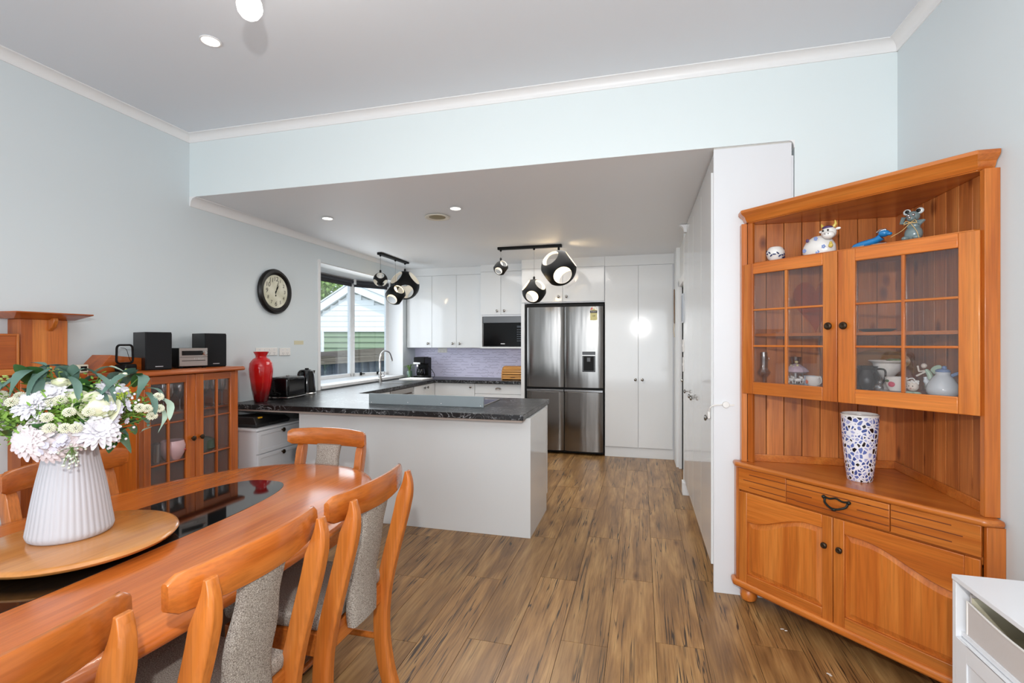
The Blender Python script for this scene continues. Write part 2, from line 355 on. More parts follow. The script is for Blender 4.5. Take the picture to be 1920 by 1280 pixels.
# cornices (cove profile)
def cove(h=.056, d=.056, n=8):
    P = [(0, -h), (.006, -h)]
    for i in range(n+1):
        a = PI/2*i/n; P.append((.008+(d-.014)*(1-math.cos(a)), -h+.006+(h-.012)*math.sin(a)))
    P += [(d, -.005), (d, 0), (0, 0)]
    return P
cp = cove()
struct(sweep_x([(XL+a, ZC+b) for a, b in cp], -2.6, YH, 'y').build('trim_1', white), 'white cove cornice along the left wall of the dining ceiling', 'cornice')
struct(sweep_x([(XR-a, ZC+b) for a, b in cp], -2.6, YH, 'y').build('trim_2', white), 'white cove cornice along the right wall of the dining ceiling', 'cornice')
struct(sweep_x([(YH-a, ZC+b) for a, b in cp], XL, XR, 'x').build('trim_3', white), 'white cove cornice above the header wall', 'cornice')
cq = cove(.072, .058)
t4 = MB(); t4.prism([(XL+a, ZK+b) for a, b in cq], YH+.001, 6.68, 'y'); t4.prism([(XL+a, ZK+b+.001) for a, b in cq], YH-.001, YH+.002, 'y')
struct(t4.build('trim_4', white), 'white cove cornice running back along the left kitchen wall', 'cornice')
struct(sweep_x([(.832-a*.5, ZK+b*.6) for a, b in cq], YH-.004, YH+.05, 'y').build('trim_5', white), 'small cut end of white cornice above the tall white end panel', 'cornice')
struct(sweep_x([(.40-a*.8+.0, 2.56+b) for a, b in cq]+[(.46, 2.56), (.46, 2.49)], 4.86, 4.93, 'y').build('trim_6', white), 'small white cornice return at the end of the glossy cupboards', 'cornice')
sk = MB(); sk.box(.385, .47, 4.91, 4.93, 0, .12); sk.box(.385, .40, 4.93, 5.03, 0, .12)
struct(sk.build('baseboard_right', white, bevel=.003), 'white skirting block at the end of the glossy cupboards', 'skirting')
struct(B('baseboard_back', white, .84, XR, YH-.014, YH, 0, .12, bevel=.003), 'white skirting behind the wooden corner cabinet', 'skirting')
struct(B('baseboard_left', white, XL, XL+.014, -2.6, 3.4, 0, .12, bevel=.003), 'white skirting along the left dining wall', 'skirting')
# door 1 in the kitchen doorway
d1 = thing('door_1', 'white door in the narrow doorway beyond the glossy cupboards', 'door', (.46, 5.5, 0), kind='structure')
B('door_leaf', matw, .03, .07, -.43, .44, .01, 2.08, d1, .002); B('door_frame', white, -.035, .0, -.5, -.43, 0, 2.16, d1, .004); B('door_frame', white, -.035, 0, .43, .5, 0, 2.16, d1, .004)
B('door_frame', white, -.035, 0, -.5, .5, 2.09, 2.17, d1, .004); MB().ball((-.0, .40, 1.02), .02).build('door_handle', chrome, d1)
B('door_gap_shade', dark, .0, .02, .38, .43, .01, 2.08, d1)  # dark strip painted as the shade in the slit beside the leaf
# bay window
BX = [(-3.65, 4.65), (-3.95, 5.15), (-3.95, 6.1), (-3.65, 6.6)]
w1 = thing('window_1', 'white framed bay window over the kitchen sink with garage outside', 'window', (0, 0, 0), kind='structure')
MB().prism([(-3.37, 4.65), (-3.66, 4.65), (-3.98, 5.14), (-3.98, 6.11), (-3.66, 6.6), (-3.37, 6.6)][::-1], .94, .975).build('window_sill', white, w1, .004)
MB().prism([(-3.525, 4.60), (-3.70, 4.60), (-4.02, 5.12), (-4.02, 6.13), (-3.70, 6.65), (-3.525, 6.65)][::-1], 2.335, 2.42).build('soffit', white, w1, smooth=False)
rv = MB(); rv.box(-3.70, -3.525, 6.6, 6.66, .94, 2.34); rv.box(-3.70, -3.402, 6.590, 6.598, .976, 2.333); rv.box(-3.70, -3.402, 4.652, 4.66, .976, 2.333); rv.box(-3.70, -3.402, 4.66, 6.59, 2.325, 2.333); rv.build('reveal', white, w1, smooth=False)
struct(B('trim_7', white, XL+.001, XL+.012, 4.61, 4.65, .93, 2.36), 'white edge trim on the near side of the bay window', 'trim')
def pane(a, b, sash=False):
    a, b = Vector((*a, 0)), Vector((*b, 0)); d = (b-a); L = d.length; ang = math.atan2(d.y, d.x)
    mt = Matrix.Translation((a.x, a.y, 0)) @ Matrix.Rotation(ang, 4, 'Z')
    f = MB(); w = .045
    f.box(0, L, -.02, .03, .975, .975+w); f.box(0, L, -.02, .03, 2.30, 2.34); f.box(0, w, -.02, .03, .975, 2.34); f.box(L-w, L, -.02, .03, .975, 2.34)
    f.bm.transform(mt); o = f.build('window_frame', white, w1, .003)
    g = MB().box(w, L-w, .0, .005, .975+w, 2.30); g.bm.transform(mt); g.build('pane', pane_m, o, smooth=False)
    bl = MB(); bl.tube([(.03, -.05, 2.30), (L-.03, -.05, 2.30)], .024, 12); bl.box(.03, L-.03, -.03, -.024, 2.235, 2.30); bl.bm.transform(mt)
    bo = bl.build('roller_blind', M('charcoal_blind', (58, 58, 62), .8), w1)
    br = MB().box(.0, .028, -.085, -.02, 2.265, 2.335).box(L-.028, L, -.085, -.02, 2.265, 2.335); br.bm.transform(mt); br.build('blind_bracket', white, bo, .002)
    if sash:
        for q in (.12, L-.2):
            h = MB().box(q, q+.07, -.045, -.02, 1.0, 1.012).box(q, q+.02, -.05, -.02, .985, 1.03); h.bm.transform(mt); h.build('window_latch', blackm, o, .003)
for i in range(3): pane(BX[i], BX[i+1], i == 2)
for c in BX[1:3]: B('corner_post', white, c[0]-.03, c[0]+.025, c[1]-.03, c[1]+.03, .94, 2.34, w1, .004)
# ------------------------------------------------------------------ outside the window
struct(B('ground', M('garden_ground', (110, 112, 96), .9, noise=.3), -26, -4.2, 2, 34, -.6, -.5), 'ground outside the window', 'ground')
GA = math.atan2(-.967, .254)
ga = thing('garage', 'white gabled garage with green boards seen through the kitchen window', 'garage', (-7.42, 11.49, -.5), GA)
wbm = M('white_weatherboard', (232, 232, 230), .6); grn = M('green_weatherboard', (136, 152, 122), .6)
z = 0
while z < 3.2:
    z1 = min(z+.14, 3.22); zm = z1
    yl, yr = -min(2.4, (3.32-zm)/.667), min(3.2, (3.32-zm)/.41)
    if z1 < 2.27: yr = -.76
    MB().prism([(-.05, z), (.0, z), (-.008, z1), (-.05, z1)], yl, yr, 'y').build('weatherboard', wbm, ga, smooth=False)
    z = z1
z = 1.22
while z < 2.24:
    MB().prism([(-.06, z), (.0, z), (-.03, z+.147), (-.06, z+.147)], -.75, 3.2, 'y').build('green_board', grn, ga, smooth=False); z += .149
MB().prism([(-2.4, 0), (3.2, 0), (3.2, 1.95), (0, 3.27), (-2.4, 1.7)], -.2, -.06, 'x').build('garage_wall', wbm, ga, smooth=False)
B('door_surround', white, -.03, .02, -.80, -.74, 0, 2.30, ga); B('door_surround', white, -.03, .02, -.74, 3.2, 2.24, 2.30, ga)
MB().prism([(0, 3.32), (0, 3.52), (-2.7, 1.72), (-2.7, 1.52)], -.05, .1, 'x').build('barge_board', M('barge_white', (245, 245, 245), .5), ga, smooth=False); MB().prism([(0, 3.32), (0, 3.52), (3.5, 2.085), (3.5, 1.885)], -.05, .1, 'x').build('barge_board', M('barge_white', (245, 245, 245), .5), ga, smooth=False)
rm_ = M('roof_white', (225, 226, 228), .5)
MB().prism([(0, 3.53), (0, 3.57), (-2.75, 1.74), (-2.75, 1.70)], -5, .12, 'x').build('roof', rm_, ga, smooth=False); MB().prism([(0, 3.53), (0, 3.57), (3.6, 2.095), (3.6, 2.055)], -5, .12, 'x').build('roof', rm_, ga, smooth=False)
fe = thing('paling_fence', 'weathered dark timber fence in front of the garage', 'fence', (-5.13, 7.96, -.5), GA)
fm = wood('old_paling', (50, 56, 62), (72, 78, 86), (100, 104, 108), 'z', rough=.9, coat=0); fr = wood('old_rail', (86, 76, 66), (112, 102, 90), (142, 132, 118), 'y', rough=.9, coat=0)
pal = None
for i in range(26):
    if pal is None: pal = B('paling', fm, -.01, .01, -.066, .066, 0, 1.66, fe); p = pal
    else: p = bpy.data.objects.new('paling', pal.data); COL.objects.link(p); p.parent = fe
    p.location = (random.uniform(-.006, .006), -2.1+i*.138, random.uniform(-.01, .01)-.03+i*.009)
for zz in (1.44, 1.56): MB().loft([[(.02, -2.2, zz), (.06, -2.2, zz), (.06, -2.2, zz+.115), (.02, -2.2, zz+.115)], [(.02, 1.5, zz+.24), (.06, 1.5, zz+.24), (.06, 1.5, zz+.355), (.02, 1.5, zz+.355)]]).build('fence_rail', fr, fe, smooth=False)
def leafball(c, rad, n, seed, size=.09):
    rd = random.Random(seed); mb = MB()
    for i in range(n):
        v = Vector((rd.gauss(0, 1), rd.gauss(0, 1), rd.gauss(0, 1))).normalized()*(rd.random()**.4); p = Vector((v.x*rad[0], v.y*rad[1], v.z*rad[2]))+Vector(c)
        a = Vector((rd.uniform(-1, 1), rd.uniform(-1, 1), rd.uniform(-1, 1))).normalized()*size; b = a.orthogonal().normalized()*size*.4
        vs = [mb.bm.verts.new(p+q) for q in (-a, b, a, -b)]; mb.bm.faces.new(vs)
    return mb
tr = thing('garden_tree', 'leafy green tree rising behind the garage roof', 'tree', (-12.9, 17.3, -.5))
lf = M('tree_leaf', (112, 140, 66), .6, noise=.4)
c = leafball((0, 0, 4.3), (1.35, 1.35, 1.3), 3600, 5, .10).build('foliage', lf, tr, smooth=False); c['kind'] = 'stuff'
MB().tube([(0, 0, 0), (.1, .05, 2), (0, 0, 3.8)], [.2, .16, .1]).build('trunk', M('bark', (96, 80, 64), .9), tr)

# ------------------------------------------------------------------ kitchen units
def knob(parent, x, y, z, d=(0, -1), mat=None, r=.018):
    mat = mat or M('knob_nickel', (150, 146, 140), .15, 1)
    a = Vector((d[0], d[1], 0)); mb = MB(); mb.lathe([(.004, 0), (.006, .001), (.005, .012), (r*.7, .016), (r, .021), (r, .026), (r*.6, .031), (.001, .032)], 16)
    mb.bm.transform(Matrix.Translation((x, y, z)) @ a.to_track_quat('Z', 'Y').to_matrix().to_4x4()); return mb.build('knob', mat, parent)
def kit(name, label, cat, x0, x1, y0, y1, z0, z1): 
    t = thing(name, label, cat, ((x0+x1)/2, y0, z0)); ox, oy, oz = (x0+x1)/2, y0, z0
    def part(nm, m, a, b, c, d, e, f, bev=.0015, par=None): return B(nm, m, a-ox, b-ox, c-oy, d-oy, e-oz, f-oz, par or t, bev)
    def kn(par, x, y, z, **k): return knob(par, x-ox, y-oy, z-oz, **k)
    return t, part, kn
g = .0018
t, part, kn = kit('tall_pantry_cupboard', 'tall white two-door pantry cupboard to the right of the fridge', 'cupboard', -.445, .39, 6.37, 7.0, 0, 2.55)
part('body', matw, -.445, .398, 6.372, 6.995, .0, 2.53); part('kickboard', gloss, -.445, .385, 6.365, 6.372, 0, .125); part('crown_filler', gloss, -.445, .399, 6.355, 6.372, 2.425, 2.5535)
a = part('door', gloss, -.44, -.03-g, 6.35, 6.37, .13, 2.42); kn(a, -.065, 6.35, .985); a = part('door', gloss, -.03+g, .38, 6.35, 6.37, .13, 2.42); kn(a, .02, 6.35, .985)
t, part, kn = kit('fridge_top_cupboard', 'white two-door cupboard above the fridge', 'cupboard', -1.54, -.447, 6.37, 7.0, 1.985, 2.55)
part('body', matw, -1.49, -.447, 6.372, 6.995, 1.97, 2.53); part('crown_filler', gloss, -1.54, -.447, 6.355, 6.372, 2.43, 2.5535)
a = part('door', gloss, -1.535, -.986-g, 6.35, 6.37, 1.985, 2.426); kn(a, -1.04, 6.35, 2.05); a = part('door', gloss, -.986+g, -.452, 6.35, 6.37, 1.985, 2.426); kn(a, -.935, 6.35, 2.05)
tag(B('fridge_side_panel', gloss, -1.545, -1.497, 6.35, 7.0, 0, 1.965, None, .0015), 'narrow white side panel on the left of the fridge', 'panel')
# fridge
fx0, fx1 = -1.487, -.455
fr_ = thing('fridge', 'large stainless steel four-door fridge with a water dispenser', 'fridge', (-.97, 6.32, 0))
B('body', blackm, -.517, .515, .03, .66, .02, 1.955, fr_, .004)
sm, n_, l_, p_ = newmat('brushed_steel'); p_.inputs['Base Color'].default_value = srgb(132, 129, 126); p_.inputs['Metallic'].default_value = 1; p_.inputs['Roughness'].default_value = .2; p_.inputs['Anisotropic'].default_value = .6
tc = n_.new('ShaderNodeTexCoord'); mp = n_.new('ShaderNodeMapping'); mp.inputs['Scale'].default_value = (7, 7, .7); nz = n_.new('ShaderNodeTexNoise'); nz.inputs['Scale'].default_value = 1
bp = n_.new('ShaderNodeBump'); bp.inputs['Strength'].default_value = .5; bp.inputs['Distance'].default_value = .012
l_.new(tc.outputs['Object'], mp.inputs[0]); l_.new(mp.outputs[0], nz.inputs['Vector']); l_.new(nz.outputs['Fac'], bp.inputs['Height']); l_.new(bp.outputs['Normal'], p_.inputs['Normal'])
def fdoor(x0, x1, z0, z1):
    n = 14; pts = [(x0, .03)]
    for i in range(n+1):
        u = i/n; e = min(u, 1-u)*(x1-x0); bul = .012*math.sin(PI*u); rnd = -.015*max(0, 1-e/.02)**2
        pts.append((x0+(x1-x0)*u, -.005-bul-rnd))
    pts.append((x1, .03)); return MB().prism(pts, z0, z1).build('door', sm, fr_, .002, smooth=True, angle=50)
for x0, x1 in ((-.487, .004), (.012, .505)):
    a = fdoor(x0, x1, .87, 1.915); b = fdoor(x0, x1, .05, .81)
    B('door_handle_recess', M('handle_steel', (150, 150, 150), .2, 1), x0, x1, -.012, .02, .812, .842, b, .003)
wd = MB().box(.245, .41, -.024, -.008, 1.075, 1.335).build('water_dispenser', M('dispenser_black', (44, 44, 46), .25), fr_, .004)
B('dispenser_trim', steel, .245, .41, -.026, -.022, 1.283, 1.292, wd); B('dispenser_cavity', blackm, .262, .393, -.0255, -.0235, 1.09, 1.275, wd, .002); B('dispenser_lever', M('lever_grey', (70, 70, 72), .3), .305, .35, -.034, -.024, 1.205, 1.26, wd, .003)
# energy sticker
es = MB().prism([(.345, 1.735), (.435, 1.735), (.435, 1.86)]+[(.39+.045*math.cos(a), 1.86+.05*math.sin(a)) for a in [PI*i/10 for i in range(11)]]+[(.345, 1.86)], -.0215, -.0205, 'y').build('energy_label', M('label_yellow', (206, 198, 140), .6), fr_, smooth=False)
es.location.y = -.0
MB().prism([(.349, 1.862)]+[(.39+.041*math.cos(a), 1.864+.044*math.sin(a)) for a in [PI-PI*i/10 for i in range(11)]]+[(.39+.02*math.cos(a), 1.864+.02*math.sin(a)) for a in [PI*i/10 for i in range(11)]], -.0222, -.0214, 'y').build('rating_band', M('label_white', (240, 236, 230), .6), es, smooth=False)
for k in range(3):
    a = PI-.15-k*.32; MB().prism([(.39+.022*math.cos(a), 1.864+.022*math.sin(a)), (.39+.041*math.cos(a), 1.864+.044*math.sin(a)), (.39+.041*math.cos(a-.26), 1.864+.044*math.sin(a-.26)), (.39+.022*math.cos(a-.26), 1.864+.022*math.sin(a-.26))], -.0230, -.0222, 'y').build('red_star_segment', M('label_red', (214, 50, 40), .6), es, smooth=False)
B('label_bar', M('label_black', (30, 34, 40), .6), .345, .435, -.0226, -.0216, 1.828, 1.858, es)
def text(s, size, loc, rot, mat, parent=None, name='lettering', ext=.0004, font_shear=0):
    cu = bpy.data.curves.new('t', 'FONT'); cu.body = s; cu.size = size; cu.extrude = ext; cu.align_x = 'CENTER'; cu.align_y = 'CENTER'; cu.shear = font_shear
    o = bpy.data.objects.new('t', cu); COL.objects.link(o)
    me = bpy.data.meshes.new_from_object(o); bpy.data.objects.remove(o, do_unlink=True)
    me.materials.clear(); me.materials.append(mat); q = bpy.data.objects.new(name, me); COL.objects.link(q); q.location = loc; q.rotation_euler = rot
    if parent: q.parent = parent
    return q
text('ENERGY', .018, (.39, -.0234, 1.843), (PI/2, 0, 0), M('label_white', (240, 236, 230)), es); text('329', .026, (.39, -.0222, 1.79), (PI/2, 0, 0), M('label_black', (30, 34, 40)), es)
# microwave tower
t, part, kn = kit('microwave_cupboard', 'white cupboard with two small doors above the microwave niche', 'cupboard', -2.2, -1.548, 6.62, 7.0, 1.37, 2.55)
part('shelf', gloss, -2.2, -1.548, 6.6, 6.99, 1.37, 1.392); part('side_panel', gloss, -2.2, -2.18, 6.62, 6.99, 1.392, 2.53); part('side_panel', gloss, -1.566, -1.548, 6.62, 6.99, 1.392, 2.53); part('back_panel', dark, -2.18, -1.566, 6.97, 6.99, 1.392, 1.82); part('body', matw, -2.18, -1.566, 6.622, 6.99, 1.82, 2.5); part('crown_filler', gloss, -2.2, -1.548, 6.605, 6.62, 2.45, 2.5505)
a = part('door', gloss, -2.197, -1.898-g, 6.6, 6.62, 1.845, 2.446); kn(a, -1.95, 6.6, 1.895); a = part('door', gloss, -1.898+g, -1.552, 6.6, 6.62, 1.845, 2.446); kn(a, -1.845, 6.6, 1.895)
mw = thing('microwave', 'built-in black glass microwave in the white cupboard niche', 'microwave', (-1.873, 6.63, 1.394))
B('body', M('mw_dark', (50, 50, 52), .4), -.30, .30, .02, .33, .002, .39, mw, .002); B('trim_panel', M('mw_trim', (120, 122, 124), .35, .8), -.30, .30, .0, .02, .335, .425, mw, .002)
B('door', M('oven_glass', (8, 8, 9), .12, spec=.25), -.285, .285, -.015, .02, .01, .33, mw, .003); B('trim_strip', chrome, -.292, -.286, -.017, .02, .01, .33, mw); B('trim_strip', chrome, .286, .292, -.017, .02, .01, .33, mw)
kp = M('keypad_print', (120, 126, 134), .5)
B('display', M('mw_display', (58, 66, 74), .3), .205, .262, -.0165, -.0148, .265, .292, mw)
btn = None
for r_ in range(6):
    for c_ in range(3):
        if btn is None: btn = B('button', kp, -.006, .006, -.0008, .0008, -.004, .004, mw); q = btn
        else: q = bpy.data.objects.new('button', btn.data); COL.objects.link(q); q.parent = mw
        q.location = (.212+c_*.022, -.0155, .235-r_*.031)
B('badge', M('badge_white', (210, 210, 210), .5), -.03, .03, -.0168, -.0152, .035, .046, mw)
# uppers
t, part, kn = kit('wall_cupboard', 'row of three white wall cupboard doors above the splashback', 'cupboard', -3.39, -2.203, 6.72, 7.0, 1.373, 2.55)
part('body', matw, -3.395, -2.203, 6.722, 6.99, 1.373, 2.5); part('crown_filler', gloss, -3.395, -2.203, 6.705, 6.722, 2.437, 2.5495)
for x0, x1, kx in ((-3.392, -2.987, -3.045), (-2.987, -2.6, -2.655), (-2.6, -2.206, -2.545)):
    a = part('door', gloss, x0+g, x1-g, 6.70, 6.72, 1.378, 2.434); kn(a, kx, 6.70, 1.437)
# base units
t, part, kn = kit('base_cupboard', 'white corner base cupboard under the back worktop', 'cupboard', -2.81, -2.233, 6.45, 7.0, 0, .89)
part('body', matw, -2.81, -2.236, 6.47, 6.99, .1, .887); a = part('door', gloss, -2.829, -2.236, 6.45, 6.469, .12, .88); kn(a, -2.29, 6.45, .835); part('kickboard', matw, -2.81, -2.236, 6.5, 6.51, 0, .1)
t, part, kn = kit('drawer_base', 'white drawer unit with cup handles under the back worktop', 'drawers', -2.233, -1.55, 6.45, 7.0, 0, .89)
part('body', matw, -2.23, -1.55, 6.47, 6.99, .1, .887); part('kickboard', matw, -2.23, -1.55, 6.5, 6.51, 0, .1)
for z0, z1 in ((.745, .88), (.44, .74), (.12, .435)):
    a = part('drawer', gloss, -2.23, -1.552, 6.45, 6.469, z0, z1); zc = (z0+z1)/2+.01
    cu = MB()
    for i in range(9):
        th = PI*i/8
    cu.loft([[(.045*math.cos(th)*q, -.022*math.sin(ph_)-.002, .026*math.sin(th)*q-.01) for th in [PI*i/10 for i in range(11)]] for q, ph_ in ((1, 0), (.97, .6), (.85, 1.1), (.5, 1.5))], cap=False, closed=False)
    o = cu.build('cup_handle', chrome, a, loc=(-1.89+1.8915, 0, zc)); o.modifiers.new('s', 'SOLIDIFY').thickness = .002
t, part, kn = kit('sink_cupboard', 'white base cupboard under the sink on the window side', 'cupboard', -3.38, -2.83, 5.78, 6.45, 0, .89)
part('body', matw, -3.38, -2.85, 5.80, 6.45, .1, .887)
for y0, y1, ky in ((5.80, 6.13, 6.08), (6.13, 6.45, 6.18)):
    a = part('door', gloss, -2.85, -2.83, y0+g, y1-g, .12, .88); kn(a, -2.83, ky, .84, d=(1, 0))
t, part, kn = kit('dishwasher', 'stainless steel dishwasher under the window worktop', 'dishwasher', -3.38, -2.83, 5.17, 5.78, 0, .89)
part('body', blackm, -3.38, -2.86, 5.18, 5.78, .1, .885); part('door', steel, -2.86, -2.83, 5.18, 5.77, .12, .80); part('control_panel', steel, -2.86, -2.83, 5.18, 5.77, .82, .88); part('grip_recess', M('recess_brown', (92, 74, 62), .4), -2.85, -2.84, 5.2, 5.75, .80, .82)
t, part, kn = kit('side_cupboard', 'white base unit at the inner corner by the window', 'cupboard', -3.38, -2.83, 4.46, 5.17, 0, .89)
part('body', matw, -3.38, -2.85, 4.36, 5.16, .1, .887); part('door', gloss, -2.85, -2.83, 4.4, 5.16, .12, .88)
# peninsula
pn = thing('peninsula', 'white panelled kitchen peninsula below the black worktop', 'kitchen counter', (-1.79, 3.54, 0))
B('front_panel', gloss, -1.0, 1.0, 0, .018, 0, .888, pn, .001); B('end_panel', gloss, .98, 1.0, .018, .64, 0, .888, pn, .001); B('body', matw, -1.0, .975, .02, .82, .1, .887, pn); B('side_panel', gloss, -1.0, -.982, .018, .8, 0, .888, pn)
wt = MB(); wt.prism([(-3.398, 3.42), (-.816, 3.42), (-.816, 4.46), (-2.81, 4.46), (-2.81, 6.40), (-1.548, 6.40), (-1.548, 6.99), (-3.398, 6.99)], .888, ZW)
tag(wt.build('worktop', marb, None, .004), 'U-shaped black marble-look worktop with white veins', 'worktop')
tag(B('ledge_board', M('ledge_under', (176, 160, 150), .6), -3.39, -.83, 3.44, 3.539, .872, .888, None), 'thin beige support strip under the overhang of the peninsula worktop', 'board')
ck = thing('cooktop', 'black glass cooktop with steel rim on the peninsula behind the grey guard', 'cooktop', (-1.72, 4.02, ZW))
B('glass', blackg, -.475, .475, -.25, .25, .001, .006, ck, .001); B('rim', steel, .475, .485, -.255, .255, .0, .008, ck, .001); B('rim', steel, -.485, -.475, -.255, .255, .0, .008, ck, .001); B('rim', steel, -.475, .475, .25, .255, .0, .008, ck, .001)
for cx, cy, r in ((-.25, -.1, .09), (.25, -.1, .07), (-.25, .13, .07), (.25, .13, .09)):
    MB().tube([(cx+r*math.cos(a), cy+r*math.sin(a), .0065) for a in [2*PI*i/40 for i in range(40)]], .0008, 4, closed=True).build('cooking_zone', M('zone_grey', (90, 90, 92), .4), ck)
gb = thing('splash_guard', 'long pale grey guard board standing in front of the cooktop', 'guard', (-1.735, 3.74, ZW))
gm = M('guard_grey', (150, 160, 164), .45, noise=.06)
B('board', gm, -.515, .515, 0, .018, 0, .086, gb, .001)
for q in (-.49, -.15, .15, .49): MB().lathe([(.004, 0), (.004, .001), (.001, .0015)], 8, (q, -.0015, .012 if abs(q) > .3 else .02), 'y').build('screw', plastic, gb)
# sink and tap
sk_ = thing('sink', 'stainless steel sink with drainer under the window', 'sink', (-3.07, 6.05, ZW))
rim = MB(); rim.box(-.19, .21, -.38, .40, .0, .004); rim.build('drainer', steel, sk_, .001)
bw = MB(); bw.loft([[(-.15, -.33, .005), (.17, -.33, .005), (.17, .02, .005), (-.15, .02, .005)], [(-.14, -.32, -.0), (.16, -.32, -.0), (.16, .01, -.0), (-.14, .01, -.0)]], cap=True); bw.build('basin', M('basin_steel', (92, 94, 98), .35, 1), sk_)
for k in range(6): B('drainer_rib', steel, -.14, .16, .08+k*.045, .09+k*.045, .004, .007, sk_, .001)
tp = thing('kitchen_tap', 'tall brushed steel gooseneck tap behind the sink', 'tap', (-3.30, 5.76, ZW))
MB().lathe([(.027, 0), (.027, .05), (.022, .055), (.022, .12), (.014, .13)], 20).build('base', chrome, tp)
MB().tube(fcurve([(0, 0, .1), (0, 0, .25), (0, .0, .30), (.0, .035, .375), (.0, .13, .41), (.0, .24, .385), (.0, .30, .31), (0, .315, .27)], 6), .0125, 12).build('spout', chrome, tp)
MB().tube([(.02, 0, .085), (.06, .0, .09)], .012, 12).tube([(.05, 0, .09), (.062, .0, .15)], .005, 8).build('lever', chrome, tp)
# dish rack over the drainer
dr = thing('roll_up_rack', 'folding steel drying rack lying over the drainer', 'dish rack', (-3.06, 6.30, ZW+.009))
for k in range(9): MB().tube([(-.15, -.16+k*.04, .006), (.17, -.16+k*.04, .006)], .004, 6).build('rack_bar', chrome, dr)
B('rack_edge', plastic, -.165, -.15, -.17, .18, 0, .012, dr, .003); B('rack_edge', plastic, .17, .185, -.17, .18, 0, .012, dr, .003)
# coffee maker
cf = thing('coffee_maker', 'black drip coffee machine with steel band on the back worktop', 'coffee maker', (-3.12, 6.62, ZW), R(4))
B('tank', blackm, -.085, .085, .06, .2, 0, .30, cf, .012, seg=3); B('base', blackm, -.085, .085, -.1, .12, 0, .035, cf, .01, seg=3); B('head', blackm, -.085, .085, -.09, .1, .21, .31, cf, .014, seg=3)
B('steel_band', chrome, -.088, .02, -.094, -.05, .205, .235, cf, .004); MB().lathe([(.03, 0), (.058, .01), (.065, .05), (.055, .1), (.04, .115)], 20, (0, -.02, .037)).build('carafe', blackg, cf); MB().tube([(-.02, -.09, .2), (-.02, -.10, .165)], .012, 8).build('spout', chrome, cf); MB().lathe([(.05, 0), (.05, .004), (.001, .005)], 20, (0, -.03, .035)).build('drip_plate', steel, cf)
MB().tube(fcurve([(.085, .0, .20), (.14, -.02, .16), (.21, -.02, .06), (.18, .0, .01), (.09, .02, .006)], 5), .004, 6).build('power_cord', blackm, cf)
# plant in glass jar
pj = thing('green_glass_jar', 'small green glass jar of water holding a plant cutting', 'jar', (-3.25, 6.50, ZW)); MB().lathe([(.035, 0), (.04, .005), (.04, .1), (.036, .11), (.033, .11), (.036, .1), (.036, .01), (.001, .008)], 24).build('glass', greenglass, pj)
sp = thing('spider_plant', 'short leafy green cutting standing in the glass jar', 'plant', (-3.25, 6.50, ZW+.02)); lm = M('spider_leaf', (104, 138, 70), .5)
MB().tube([(0, 0, 0), (0, 0, .1)], .012, 8).build('stem', lm, sp)
def leaf(pts, w, mat, parent, name='leaf', fold=.25, n=4, taper=.15, smooth=True):
    P = fcurve(pts, n); mb = MB(); rows = []; N = len(P)
    for i, p in enumerate(P):
        d = (P[min(i+1, N-1)]-P[max(i-1, 0)]).normalized(); side = d.cross(Vector((0, 0, 1)))
        if side.length < .1: side = Vector((1, 0, 0))
        side.normalize(); up = side.cross(d); u = i/(N-1); ww = w*max(taper if u < .5 else .02, math.sin(PI*min(1, .08+u*.92))**.75)
        rows.append([p-side*ww+up*ww*fold, p+Vector((0, 0, 0)), p+side*ww+up*ww*fold])
    mb.loft(rows, cap=False, closed=False); return mb.build(name, mat, parent, angle=80)
for k in range(11):
    a = k*2.4; e = .35+.3*(k % 3); L = .09+.02*(k % 2)
    leaf([(0, 0, .09), (L*.45*math.cos(a), L*.45*math.sin(a), .1+L*.6*e+.02), (L*math.cos(a), L*math.sin(a), .1+L*e*.7)], .01, lm, sp)
# bread bin
bb = thing('bread_bin', 'bamboo roll-top bread bin at the right end of the back worktop', 'bread bin', (-1.72, 6.58, ZW))
prof = [(.0, 0), (.3, 0), (.3, .16), (.22, .185)]+[(.13-.13*math.sin(a), .055+.13*math.cos(a)) for a in [PI/2*i/6 for i in range(7)]]
for sx in (-.165, .15): MB().prism(prof, sx, sx+.015, 'x').build('side_panel', bamboo, bb, .002)
for k in range(9):
    a0 = -.15+PI/2*k/8.5; 
    if k < 3: y, zz = .012, .012+k*.02; MB().box(-.15, .15, y-.006, y+.006, zz, zz+.018).build('slat', bamboo, bb, .003)
    else:
        a = PI/2*(8-k)/6; y = .135-.125*math.sin(a); zz = .06+.125*math.cos(a); m_ = MB().box(-.15, .15, -.0055, .0055, -.013, .013); m_.bm.transform(Matrix.Translation((0, y, zz)) @ Matrix.Rotation(-(PI/2-a), 4, 'X')); m_.build('slat', bamboo, bb, .003)
B('lid_top', bamboo, -.15, .15, .14, .3, .17, .183, bb, .002); B('back_panel', bamboo, -.15, .15, .285, .3, 0, .17, bb); B('grip', wood('grip_wood', (90, 60, 30), (110, 76, 44), (120, 84, 50)), -.03, .03, -.006, .004, .034, .042, bb, .002)
